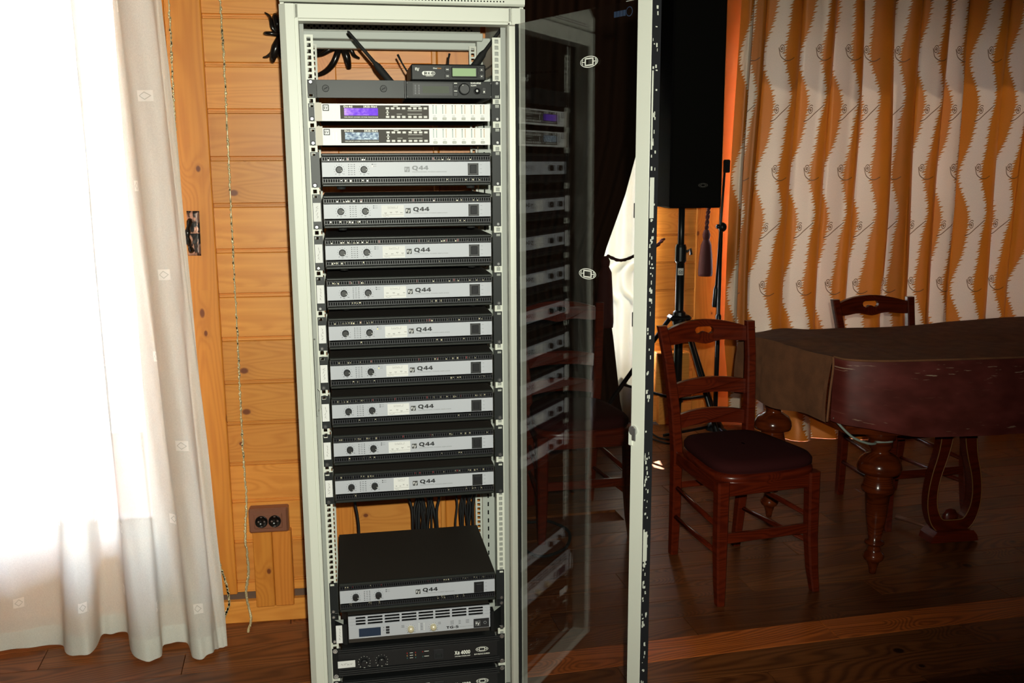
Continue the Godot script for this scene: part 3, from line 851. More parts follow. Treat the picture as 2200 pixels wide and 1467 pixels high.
	var lt := S(); disc(lt, Vector3(0.462, FY - 0.615, 0.0095), 0.011, 0.008, 18, 0.002); box(lt, Vector3(0.468, FY - 0.622, 0.016), Vector3(0.012, 0.030, 0.004), 0.0015)
	part("lock", lt, M.chrome, door)
	var tg := S(); box(tg, Vector3(0.455, FY - 0.634, 0.0125), Vector3(0.014, 0.034, 0.004), 0.0018); part("lock_tongue", tg, M.white_steel, door)
	for y in [-0.128, -0.366]:
		var bp := S(); box(bp, Vector3(0.4475, FY + y, 0.0045), Vector3(0.005, 0.032, 0.004), 0.001); part("rubber_stop", bp, M.rubber, door)
	for y in [0.196, -0.279]:
		part("logo", oval_logo(0.060), M.print_white, door, at(Vector3(0.289, FY + y, 0.0016)))
	var so := S()
	for k in 4: box(so, Vector3(0.374 + k * 0.0095, FY + 0.286, 0.0018), Vector3(0.0080, 0.012, 0.0004))
	ring(so, Vector3(0.418, FY + 0.287, 0.0016), 0.010, 0.010, 0.0016, 0.0004); part("sticker", so, M.lcd_blue, door)

func oval_logo(w: float) -> Mesh:
	# an oval ring holding a rounded frame between two bars
	return mesh_of("oval %.3f" % w, func(s):
		var k := w / 0.060
		ring(s, Vector3.ZERO, 0.030 * k, 0.0125 * k, 0.0016 * k, 0.0004, 36)
		for sg in [-1.0, 1.0]:
			ring(s, Vector3(0, 0, 0), 0.0255 * k, 0.0105 * k, 0.0018 * k, 0.0004, 12, (PI - 0.62 if sg < 0 else -0.62), (PI + 0.62 if sg < 0 else 0.62))
			box(s, Vector3(sg * 0.0130 * k, 0, 0.0002), Vector3(0.0035 * k, 0.0165 * k, 0.0004))
			box(s, Vector3(0, sg * 0.0072 * k, 0.0002), Vector3(0.0265 * k, 0.0028 * k, 0.0004))
			box(s, Vector3(sg * 0.0195 * k, 0, 0.0002), Vector3(0.012 * k, 0.0018 * k, 0.0004)))

# =====================================================================================
# what is mounted in the rack; y counts from the rack's zero line, z from the faces of the rails
# =====================================================================================
func unit(called: String, label: String, category: String, yb: float, group := "") -> Node3D:
	return thing(called, label, category, rack_xf * at(Vector3(0, FY + yb, 0)), group)

func ear_mesh(h: float) -> Mesh:
	# a mounting ear with an open slot at each end; lower outer corner at x = 0, y = 0
	return mesh_of("ear %.4f" % h, func(s):
		var z0 := -0.0020; var z1 := 0.0012
		bx(s, Vector3(0, 0, z0), Vector3(0.0028, h, z1)); bx(s, Vector3(0.0132, 0, z0), Vector3(0.0222, h, z1))
		bx(s, Vector3(0.0028, 0, z0), Vector3(0.0132, 0.0024, z1)); bx(s, Vector3(0.0028, h - 0.0024, z0), Vector3(0.0132, h, z1))
		bx(s, Vector3(0.0028, 0.0092, z0), Vector3(0.0132, h - 0.0092, z1)))

func ears(u: Node, h: float, y0: float, m: Material, screws: Array, chrome := false):
	for sg in [-1.0, 1.0]:
		var b := Basis.from_scale(Vector3(1, 1, 1)) if sg < 0 else Basis(Vector3.UP, PI)
		var e := part("ear", ear_mesh(h), m, u, Transform3D(b, Vector3(sg * 0.2414, y0, 0.0)))
		for y in screws:
			var zz := 0.0012
			var sc := part("screw", mesh_of("screw ring", func(s): ring(s, Vector3.ZERO, 0.0064, 0.0064, 0.0026, 0.0016, 16)), M.ink if not chrome else M.chrome, u, at(Vector3(sg * 0.2331, y, zz)))
			part("screw_head", mesh_of("screw head", func(s): disc(s, Vector3.ZERO, 0.0042, 0.0026, 12, 0.0008)), M.chrome, sc)

func label_sheet(called: String, w: float, h: float, m: Material, u: Node, p: Vector3, turn := 0.0):
	var key := "sheet %.4f %.4f" % [w, h]
	if not cache.has(key):
		var q := QuadMesh.new(); q.size = Vector2(w, h); cache[key] = q
	part(called, cache[key], m, u, Transform3D(Basis(Vector3(0, 0, 1), turn), p))

func knob(u: Node, p: Vector3, r: float, m: Material, ang: float):
	var k := part("knob", mesh_of("knob %.4f" % r, func(s): lathe(s, [Vector2(r, 0), Vector2(r, 0.006), Vector2(r * 0.93, 0.011), Vector2(r * 0.8, 0.012), Vector2(0, 0.012)], 22, Transform3D(Basis(Vector3.RIGHT, PI / 2), Vector3.ZERO))), m, u, at(p))
	part("pointer", mesh_of("dot", func(s): disc(s, Vector3.ZERO, 0.0011, 0.0004, 8)), M.print_white, k, at(Vector3(cos(ang) * r * 0.7, sin(ang) * r * 0.7, 0.0119)))

func scale_ticks(r: float, n: int) -> Mesh:
	return mesh_of("ticks %.4f %d" % [r, n], func(s):
		for k in n:
			var t := deg_to_rad(-50.0 + 280.0 * k / (n - 1))
			box(s, Vector3(cos(t) * r, sin(t) * r, 0.0001), Vector3(0.0012, 0.0012, 0.0003))
		box(s, Vector3(r * 0.9, -r * 0.85, 0.0001), Vector3(0.0035, 0.0009, 0.0003)); box(s, Vector3(-r * 0.7, -r * 0.9, 0.0001), Vector3(0.0025, 0.0009, 0.0003)); box(s, Vector3(0, -r * 1.05, 0.0001), Vector3(0.0045, 0.0009, 0.0003)))

func badge(u: Node, x: float, y: float, w: float, fg: Material, bg: Material, z := 0.0022):
	var b := part("badge", mesh_of("badge %.4f" % w, func(s): box(s, Vector3.ZERO, Vector3(w, w, 0.0012))), bg, u, at(Vector3(x, y, z)))
	part("badge_rim", mesh_of("badge rim %.4f" % w, func(s):
		for q in [[0, 1], [0, -1], [1, 0], [-1, 0]]:
			box(s, Vector3(q[0] * w * 0.47, q[1] * w * 0.47, 0.0007), Vector3(w * 0.95 if q[0] == 0 else w * 0.018, w * 0.95 if q[1] == 0 else w * 0.018, 0.0003))), fg, b)
	lettering("E", Vector3(-w * 0.37, w * 0.06, 0.0007), w * 0.46, w * 0.28, fg, b, "letter")
	lettering("V", Vector3(-w * 0.06, -w * 0.05, 0.0007), w * 0.52, w * 0.42, fg, b, "letter")
	part("letter", mesh_of("badge tail %.4f" % w, func(s): box(s, Vector3(w * 0.06, -w * 0.36, 0.0008), Vector3(w * 0.14, w * 0.10, 0.0004))), fg, b)

func amplifier(i: int, label: String, y_hole: float, ear_note: int, chart: int, faded := false, lit := 0):
	var u := unit("power_amplifier", label, "amplifier", y_hole - 0.0818, "silver-faced power amplifiers in the rack")
	var B := 0.0818
	part("chassis", mesh_of("amp chassis", func(s):
		bx(s, Vector3(-0.2150, B - 0.0785, -0.36), Vector3(0.2150, B + 0.0020, -0.016))
		bx(s, Vector3(-0.2150, B - 0.0785, -0.016), Vector3(0.2150, B - 0.0730, 0.0)); bx(s, Vector3(-0.2150, B - 0.0040, -0.016), Vector3(0.2150, B + 0.0020, 0.0))
		bx(s, Vector3(-0.2150, B - 0.073, -0.016), Vector3(-0.2125, B - 0.004, 0)); bx(s, Vector3(0.2125, B - 0.073, -0.016), Vector3(0.2150, B - 0.004, 0))), M.black_chassis, u)
	part("cavity", mesh_of("amp cavity", func(s): bx(s, Vector3(-0.2122, B - 0.0728, -0.0158), Vector3(0.2122, B - 0.0042, -0.0150))), M.void_black, u)
	for y in [-0.0008, -0.0762]:
		part("lip", mesh_of("amp lip", func(s): box(s, Vector3.ZERO, Vector3(0.430, 0.0070, 0.010), 0.0022)), M.lip, u, at(Vector3(0, B + y, 0.001)))
	for y in [-0.0112, -0.0652]:
		part("vent_grille", mesh_of("amp grille", func(s):
			bx(s, Vector3(-0.2125, 0.0036, -0.001), Vector3(0.2125, 0.0052, 0.001)); bx(s, Vector3(-0.2125, -0.0064, -0.001), Vector3(0.2125, -0.0036, 0.001))
			for k in 72: bx(s, Vector3(-0.2125 + k * 0.0060 - 0.0016, -0.0036, -0.001), Vector3(-0.2125 + k * 0.0060 + 0.0014, 0.0036, 0.0012))), M.grille, u, at(Vector3(0, B + y, 0.0)))
	# bits of the circuit that catch the light behind the slots
	var rr := RandomNumberGenerator.new(); rr.seed = 100 + i
	var c1 := S(); var c2 := S()
	for k in 26:
		var y: float = -0.0135 if rr.randf() < 0.6 else -0.0655
		var x: float = rr.randf_range(-0.20, -0.10) if rr.randf() < 0.5 else rr.randf_range(0.05, 0.20)
		box(c1, Vector3(x, B + y + rr.randf_range(-0.001, 0.001), -0.010), Vector3(rr.randf_range(0.002, 0.0045), rr.randf_range(0.0015, 0.004), 0.006))
	for k in 4: box(c2, Vector3(rr.randf_range(-0.18, 0.15), B - 0.012, -0.011), Vector3(0.004, 0.007, 0.004))
	stuff(part("circuit_glints", c1, M.bright_part, u)); stuff(part("wires", c2, M.red_part, u))
	part("faceplate", mesh_of("amp face", func(s): box(s, Vector3(0, B - 0.0376, 0.0), Vector3(0.4285, 0.0366, 0.0032), 0.0006)), M.silver, u)
	ears(u, 0.0878, 0.0, M.charcoal, [0.0056])
	var z := 0.0017
	for k in 2:
		var x := -0.1715 if k == 0 else -0.1097
		knob(u, Vector3(x, B - 0.0378, z), 0.0088, M.black_plastic, -0.75 + rr.randf_range(-0.25, 0.9))
		part("knob_scale", scale_ticks(0.0125, 11), M.ink, u, at(Vector3(x, B - 0.0378, z)))
	part("indicator_lamps", mesh_of("amp leds", func(s):
		for k in 6:
			for x in [-0.1477, -0.1335]:
				box(s, Vector3(x, B - 0.0250 - k * 0.0051, z + 0.0003), Vector3(0.0022, 0.0016, 0.0010)); box(s, Vector3(-0.1406, B - 0.0250 - k * 0.0051, z), Vector3(0.0062, 0.0007, 0.0003))), M.ink, u).set_meta("kind", "stuff")
	var pl: Material = M.led_on if lit > 0 else M.ink
	for k in 2:
		part("status_lamp", mesh_of("amp lamp", func(s): disc(s, Vector3.ZERO, 0.0013, 0.0010, 8)), pl if k == 1 else M.ink, u, at(Vector3(-0.0885, B - 0.0247 - k * 0.0050, z)))
		part("lamp_caption", mesh_of("amp cap", func(s): box(s, Vector3(0.006, 0, 0.0001), Vector3(0.0085, 0.0009, 0.0003))), M.ink_grey, u, at(Vector3(-0.0885, B - 0.0247 - k * 0.0050, z)))
	var fg: Material = M.silver; var ik: Material = M.ink_grey if faded else M.ink
	badge(u, -0.0010, B - 0.0382, 0.0136, M.faceplate if not faded else fg, ik, z + 0.0002)
	lettering("Q44", Vector3(0.0120, B - 0.0355, z), 0.0098, 0.0415, ik, u, "model_lettering")
	lettering("PROFESSIONAL POWER AMPLIFIER", Vector3(0.0125, B - 0.0447, z), 0.0022, 0.088, M.ink_grey, u, "small_lettering")
	var sw := part("power_switch", mesh_of("amp switch", func(s):
		box(s, Vector3(0, 0.0140, 0), Vector3(0.0274, 0.0026, 0.0024)); box(s, Vector3(0, -0.0140, 0), Vector3(0.0274, 0.0026, 0.0024))
		box(s, Vector3(0.0124, 0, 0), Vector3(0.0026, 0.0306, 0.0024)); box(s, Vector3(-0.0124, 0, 0), Vector3(0.0026, 0.0306, 0.0024))
		bx(s, Vector3(-0.0115, -0.013, -0.001), Vector3(0.0115, 0.013, -0.0004))), M.black_plastic, u, at(Vector3(0.1690, B - 0.0388, z + 0.001)))
	part("rocker", mesh_of("amp rocker", func(s): box(s, Vector3.ZERO, Vector3(0.0165, 0.0215, 0.003), 0.001, Transform3D(Basis(Vector3.RIGHT, 0.16), Vector3.ZERO))), M.ink, sw, at(Vector3(0, 0, 0.0006)))
	for k in 3:
		part("switch_caption", mesh_of("amp cap", func(s): pass), M.ink_grey, u, Transform3D(Basis.from_scale(Vector3(0.6, 1, 1)), Vector3(0.1855, B - 0.0275 - k * 0.0105, z)))
	for sg in ([-1.0, 1.0] if i != 10 else []):
		part("foot", mesh_of("amp foot", func(s): lathe(s, [Vector2(0.010, -0.0090), Vector2(0.0125, 0.0)], 14)), M.rubber, u, at(Vector3(sg * 0.168, B - 0.0785, -0.045)))
	if ear_note >= 0:
		label_sheet("ear_label", 0.047, 0.0186, M["note%d" % (ear_note % 4)], u, Vector3(-0.2307, B - 0.0388, 0.0017), PI / 2)
	if chart == 9:
		label_sheet("paper_label", 0.041, 0.0355, M.chart1, u, Vector3(-0.0385, B - 0.0376, z + 0.0004))
	elif chart >= 0:
		label_sheet("paper_label", 0.0575, 0.0300, M["chart%d" % (chart % 4)], u, Vector3(-0.0405, B - 0.0384, z + 0.0004))

func processor(label: String, yt: float, screen: Material, tape_up: float):
	var u := unit("sound_processor", label, "sound processor", yt - 0.0432)
	var B := 0.0432; var z := 0.0022
	part("chassis", mesh_of("dx chassis", func(s): bx(s, Vector3(-0.2150, 0.002, -0.30), Vector3(0.2150, B - 0.002, -0.001))), M.void_black, u)
	ears(u, B, 0.0, M.charcoal, [0.0058])
	part("faceplate", mesh_of("dx face", func(s): box(s, Vector3(-0.006, B / 2, 0.0005), Vector3(0.4415, 0.0428, 0.0032), 0.0006)), M.faceplate, u)
	part("control_panel", mesh_of("dx win", func(s): bx(s, Vector3(-0.1634, B - 0.0376, 0.0015), Vector3(0.0578, B - 0.0042, 0.0024))), M.window_grey, u)
	label_sheet("screen", 0.0838, 0.0182, screen, u, Vector3(-0.1120, B - 0.0203, 0.0028))
	lettering("Dx46", Vector3(-0.1548, B - 0.0077, 0.0025), 0.0045, 0.022, M.print_white, u, "model_lettering")
	lettering("IRIS-Net", Vector3(-0.1060, B - 0.0077, 0.0025), 0.0045, 0.034, M.print_white, u, "model_lettering")
	lettering("FIR-DRIVE SOUND SYSTEM PROCESSOR", Vector3(-0.1540, B - 0.0333, 0.0025), 0.0026, 0.084, M.print_white, u, "small_lettering")
	part("badge", mesh_of("dx badge", func(s): box(s, Vector3.ZERO, Vector3(0.0152, 0.0152, 0.0012), 0.0004)), M.ink, u, at(Vector3(-0.1985, B - 0.0105, z)))
	part("badge_inset", mesh_of("dx badge in", func(s): box(s, Vector3.ZERO, Vector3(0.0112, 0.0112, 0.0006))), M.faceplate, u, at(Vector3(-0.1985, B - 0.0105, z + 0.0005)))
	lettering("EV", Vector3(-0.2030, B - 0.0105, z + 0.0009), 0.0062, 0.0090, M.ink, u, "badge_letters")
	for k in 2:
		part("level_meter", mesh_of("dx meter in", func(s):
			for j in 9: box(s, Vector3(0, -j * 0.0022, 0.0003), Vector3(0.0019, 0.0015, 0.0008))), M.led_green, u, at(Vector3(-0.1826 + k * 0.0078, B - 0.0122, z)))
	for j in 2:
		for k in 8:
			var x := -0.0465 + k * 0.0132 + (0.0020 if k > 3 else 0.0) + (0.0010 if k > 1 else 0.0)
			part("button", mesh_of("dx button", func(s): box(s, Vector3.ZERO, Vector3(0.0095, 0.0058, 0.003), 0.0009)), M.button, u, at(Vector3(x, B - 0.0115 - j * 0.0210, 0.0032)))
	part("cursor_keys", mesh_of("dx cursor", func(s):
		disc(s, Vector3(-0.0465, B - 0.0182, 0.0024), 0.0022, 0.001, 10); disc(s, Vector3(-0.0465, B - 0.0262, 0.0024), 0.0022, 0.001, 10); box(s, Vector3(-0.0465, B - 0.0222, 0.0026), Vector3(0.0080, 0.0016, 0.0006))
		for q in [[0.020, 0.0172, 0.036], [0.020, 0.0255, 0.036], [-0.019, 0.0255, 0.013]]: box(s, Vector3(q[0] + 0.002, B - q[1], 0.0025), Vector3(q[2], 0.0008, 0.0003))
		for q in [[-0.026, 0.0064, 0.012], [0.024, 0.0064, 0.026]]: box(s, Vector3(q[0], B - q[1], 0.0025), Vector3(q[2], 0.0016, 0.0003))), M.print_white, u)
	for k in 6:
		var x := 0.0686 + k * 0.02444
		for q in 2:
			part("level_meter", mesh_of("dx meter out %d" % q, func(s):
				for j in range(1, 9): box(s, Vector3(0, -j * 0.0024, 0.0003), Vector3(0.0021, 0.0016, 0.0008))), M.led_green if q == 0 else (M.led_amber if k > 0 else M.led_green), u, at(Vector3(x + q * 0.0078, B - 0.0042, z)))
			part("peak_lamp", mesh_of("dx peak", func(s): box(s, Vector3(0, 0, 0.0003), Vector3(0.0024, 0.0022, 0.0008))), M.led_dark if q == 0 else M.led_amber, u, at(Vector3(x + q * 0.0078, B - 0.0042, z)))
		part("output_button", mesh_of("dx out button", func(s): box(s, Vector3.ZERO, Vector3(0.0102, 0.0060, 0.003), 0.0009)), M.button_grey, u, at(Vector3(x + 0.0042, B - 0.0365, z + 0.0008)))
		part("caption", mesh_of("dx cap", func(s): box(s, Vector3(0, 0, 0.0002), Vector3(0.0065, 0.0009, 0.0003))), M.ink_grey, u, at(Vector3(x + 0.0036, B - 0.0300, z)))
	part("tape", mesh_of("dx tape %.3f" % tape_up, func(s): box(s, Vector3(0, tape_up / 2, 0), Vector3(0.0172, 0.0425 + tape_up, 0.0006))), M.tape, u, at(Vector3(-0.2172, B / 2, z + 0.0006)))

func rack_units():
	# half-width receivers on a shelf panel
	var u := unit("rack_blanking_panel", "charcoal blanking panel with two round plugs beside the wireless receiver", "panel", 0.1376)
	var s := S(); box(s, Vector3(-0.1105, 0.0222, 0.0), Vector3(0.2170, 0.0436, 0.003), 0.0006); box(s, Vector3(0.0000, 0.022, -0.02), Vector3(0.003, 0.0436, 0.045)); part("plate", s, M.charcoal, u)
	ears(u, 0.0440, 0.0, M.black_metal, [0.0388])
	for x in [-0.197, -0.0545]:
		var pg := part("plug", mesh_of("plug", func(q): disc(q, Vector3.ZERO, 0.0086, 0.0028, 20, 0.001)), M.black_metal, u, at(Vector3(x, 0.0232, 0.0015)))
		part("slot", mesh_of("plug slot", func(q): box(q, Vector3(0, 0, 0.003), Vector3(0.011, 0.0012, 0.0006), 0.0, Transform3D(Basis(Vector3(0, 0, 1), 0.5), Vector3.ZERO))), M.void_black, pg)
	u = unit("wireless_receiver", "black half-width wireless receiver with large dial in the shelf panel", "receiver", 0.1376)
	s = S(); box(s, Vector3(0.1105, 0.0215, -0.085), Vector3(0.2170, 0.0428, 0.175), 0.0012); part("case", s, M.black_metal, u)
	for q in [[0.0052, 0.005], [0.0052, 0.038], [0.2165, 0.005], [0.2165, 0.038]]:
		part("screw", mesh_of("rx screw", func(t): disc(t, Vector3.ZERO, 0.0032, 0.0012, 10, 0.0005)), M.black_plastic, u, at(Vector3(q[0], q[1], 0.0025)))
	s = S(); bx(s, Vector3(0.0185, 0.0075, 0.0024), Vector3(0.1185, 0.0375, 0.0036)); part("display_window", s, M.black_plastic, u)
	s = S(); bx(s, Vector3(0.043, 0.0130, 0.0036), Vector3(0.110, 0.0305, 0.0040)); part("screen", s, M.lcd_dim, u)
	s = S()
	for k in 6:
		for x in [0.025, 0.034]: box(s, Vector3(x, 0.012 + k * 0.004, 0.0037), Vector3(0.0035, 0.0016, 0.0004))
	stuff(part("signal_lamps", s, M.ink_grey, u))
	knob(u, Vector3(0.1484, 0.0232, 0.0025), 0.0146, M.black_plastic, 2.0)
	s = S(true); lathe(s, [Vector2(0.0092, 0), Vector2(0.0092, 0.004), Vector2(0.0070, 0.0045), Vector2(0.0070, 0.001), Vector2(0, 0.001)], 20, Transform3D(Basis(Vector3.RIGHT, PI / 2), Vector3(0.1815, 0.0193, 0.0025))); part("jack", s, M.black_plastic, u)
	s = S(); disc(s, Vector3(0.1815, 0.0193, 0.0035), 0.003, 0.003, 10); part("jack_pin", s, M.chrome, u)
	s = S(); box(s, Vector3(0.1995, 0.0195, 0.0035), Vector3(0.0098, 0.0168, 0.003), 0.0006); part("switch", s, M.black_plastic, u)
	s = S(); box(s, Vector3(0.1995, 0.0170, 0.0055), Vector3(0.0035, 0.0045, 0.002), 0.0004); part("switch_dot", s, M.print_white, u)
	for y in [0.0150, 0.0340]:
		s = S(); box(s, Vector3(0.1270, y - 0.004, 0.0032), Vector3(0.0105, 0.0095 if y < 0.02 else 0.0060, 0.0022), 0.0006); part("button", s, M.black_plastic, u)
		s = S(); box(s, Vector3(0.1270, y + 0.004, 0.0027), Vector3(0.0080, 0.0018, 0.0004)); part("caption", s, M.print_white, u)
	lettering("SHURE", Vector3(0.1655, 0.0385, 0.0026), 0.0042, 0.0265, M.print_white, u)
	lettering("ULXP4", Vector3(0.1660, 0.0325, 0.0026), 0.0032, 0.0140, M.print_white, u)
	antenna(u, Vector3(-0.020, 0.050, -0.19), Vector3(-0.136, 0.188, -0.20))
	u = unit("wireless_receiver", "slim black receiver with green display lying on top of the dial receiver", "receiver", 0.1812)
	s = S(); box(s, Vector3(0.1095, 0.0205, -0.070), Vector3(0.1890, 0.0400, 0.150), 0.003); part("case", s, M.black_metal, u)
	s = S(); box(s, Vector3(0.1500, 0.0215, 0.0050), Vector3(0.0660, 0.0262, 0.004), 0.0035); part("display_bezel", s, M.black_plastic, u)
	s = S(); box(s, Vector3(0.1490, 0.0210, 0.0070), Vector3(0.0600, 0.0195, 0.0012), 0.0005); part("screen", s, M.lcd_green, u)
	for q in [[0.1065, 0.0275], [0.1065, 0.0115], [0.1935, 0.0275], [0.1935, 0.0115]]:
		s = S(); box(s, Vector3(q[0], q[1], 0.0055), Vector3(0.0125, 0.0115, 0.002), 0.0008); part("button", s, M.black_plastic, u)
		s = S()
		if q[0] > 0.15: prism(s, PackedVector2Array([Vector2(q[0] - 0.0022, q[1] - 0.0012), Vector2(q[0] + 0.0022, q[1] - 0.0012), Vector2(q[0], q[1] + 0.0018)]) if q[1] > 0.02 else PackedVector2Array([Vector2(q[0] - 0.0022, q[1] + 0.0012), Vector2(q[0] + 0.0022, q[1] + 0.0012), Vector2(q[0], q[1] - 0.0018)]), 0.0065, 0.0068)
		else: box(s, Vector3(q[0], q[1], 0.0066), Vector3(0.0060, 0.0016, 0.0004))
		part("button_mark", s, M.print_white, u)
	lettering("E", Vector3(0.0255, 0.0283, 0.0051), 0.0062, 0.0042, M.print_white, u); lettering("V", Vector3(0.0295, 0.0270, 0.0051), 0.0078, 0.0062, M.print_white, u)
	s = S(); disc(s, Vector3(0.0475, 0.0180, 0.0050), 0.0050, 0.0005, 16); disc(s, Vector3(0.0705, 0.0180, 0.0050), 0.0050, 0.0005, 16); box(s, Vector3(0.0590, 0.0180, 0.00525), Vector3(0.0230, 0.0100, 0.0005)); part("name_plate", s, M.print_white, u)
	lettering("RE", Vector3(0.0485, 0.0180, 0.0056), 0.0060, 0.0155, M.ink, u); s = S(); disc(s, Vector3(0.0700, 0.0180, 0.0055), 0.0043, 0.0004, 16); part("name_dot", s, M.ink, u)
	lettering("2", Vector3(0.0681, 0.0180, 0.0060), 0.0056, 0.0038, M.print_white, u)
	lettering("WIRELESS", Vector3(0.0515, 0.0112, 0.0051), 0.0018, 0.0190, M.print_white, u)
	lettering("Clear", Vector3(0.0705, 0.0305, 0.0051), 0.0032, 0.0105, M.print_white, u); lettering("Scan", Vector3(0.0815, 0.0305, 0.0051), 0.0032, 0.0095, M.print_orange, u)
	antenna(u, Vector3(0.186, 0.040, -0.140), Vector3(0.284, 0.166, -0.16))
	for q in [[0.030, 0.012, -0.0045, 0.085], [0.124, 0.040, 0.136, 0.089]]:
		s = S(true); tube(s, [Vector3(q[0], q[1], -0.142), Vector3(lerpf(q[0], q[2], 0.7), lerpf(q[1], q[3], 0.7), -0.195), Vector3(q[2], q[3], -0.20)], [0.0026, 0.0022, 0.0032], 8); part("thin_antenna", s, M.rubber, u)
	processor("white-faced sound processor with violet screen, just below the receivers", 0.1246, M.lcd_violet, 0.002)
	processor("white-faced sound processor with grey-blue screen, above the amplifiers", 0.0654, M.lcd_grey, 0.004)
	var P := 0.1046
	amplifier(1, "topmost silver-faced amplifier, its lettering faded grey and no paper label", 0.0, -1, -1, true, 1)
	amplifier(2, "second silver-faced amplifier from the top, first one with a paper label", -P, 0, 0)
	amplifier(3, "third silver-faced amplifier from the top, under the first labelled one", -2 * P, 1, 1)
	amplifier(4, "fourth silver-faced amplifier from the top, with paper label beside badge", -3 * P, 2, 2)
	amplifier(5, "fifth silver-faced amplifier from the top, with one yellow lamp glowing", -4 * P, 3, 3, false, 1)
	amplifier(6, "sixth silver-faced amplifier from the top, below the one with pencilled arrows", -5 * P, 0, 0, false, 1)
	amplifier(7, "seventh silver-faced amplifier from the top, level with the rack's lock keeper", -6 * P, 1, 2)
	amplifier(8, "eighth silver-faced amplifier from the top, second last of the close stack", -7 * P, 2, 3)
	amplifier(9, "lowest silver-faced amplifier of the close stack, with a tall white sticker", -8 * P, 3, 9)
	amplifier(10, "silver-faced amplifier standing apart below the cable gap, its black top showing", -1.1508, -1, -1)
	compact_amplifier()
	black_amplifier("black ribbed amplifier with white sticker, directly below the grilled silver amplifier", -1.338, true)
	black_amplifier("lowest black ribbed amplifier, without a sticker, at the very bottom of the rack", -1.436, false)
	# cables hanging in the gap
	var r := RandomNumberGenerator.new(); r.seed = 77
	for b in [["thick bundle of black cables hanging in the gap, nearer the middle of the rack", 0.014, 0.092, 15], ["looser bundle of black cables hanging by the rear rail of the gap", 0.158, 0.212, 9]]:
		var t := thing("cable_bundle", b[0], "cables", rack_xf * at(Vector3(0, 0.02, -0.40)))
		for k in b[3]:
			var x: float = lerpf(b[1], b[2], (k + r.randf() * 0.6) / b[3])
			var sp = (b[1] + b[2]) * 0.5
			var z0 := r.randf_range(-0.03, 0.03)
			var pts := [Vector3(sp + (x - sp) * 0.9 + r.randf_range(-0.03, 0.03) * (1.0 if b[3] < 12 else 0.3), FY - 0.985, z0 + 0.02), Vector3(x + r.randf_range(-0.012, 0.012), FY - 1.07, z0), Vector3(x, FY - 1.12, z0 * 0.8), Vector3(x + r.randf_range(-0.010, 0.010), FY - 1.20, z0 * 0.6), Vector3(x, FY - 1.36, z0), Vector3(x + 0.01, 0.05, z0)]
			s = S(true); tube(s, curve(pts, 4), r.randf_range(0.0030, 0.0052), 7); part("cable", s, M.black_plastic, t)
	s = S(true)
	tube(s, curve([Vector3(-0.168, FY - 0.98, -0.41), Vector3(-0.164, FY - 1.06, -0.41), Vector3(-0.156, FY - 1.12, -0.41), Vector3(-0.154, FY - 1.2, -0.41), Vector3(-0.155, 0.03, -0.41)], 6), 0.0042, 8)
	tag(part("hanging_cable", s, M.black_plastic, null, rack_xf), "single black cable hanging in the gap in front of the boards", "cable")

func antenna(u: Node, a: Vector3, b: Vector3):
	var s := S(true)
	var d := b - a
	tube(s, [a, a + d * 0.04, a + d * 0.33, a + d * 0.42, a + d * 0.7, b - d * 0.02, b], [0.0085, 0.0092, 0.0098, 0.0052, 0.0045, 0.0038, 0.0012], 10)
	part("antenna", s, M.rubber, u)

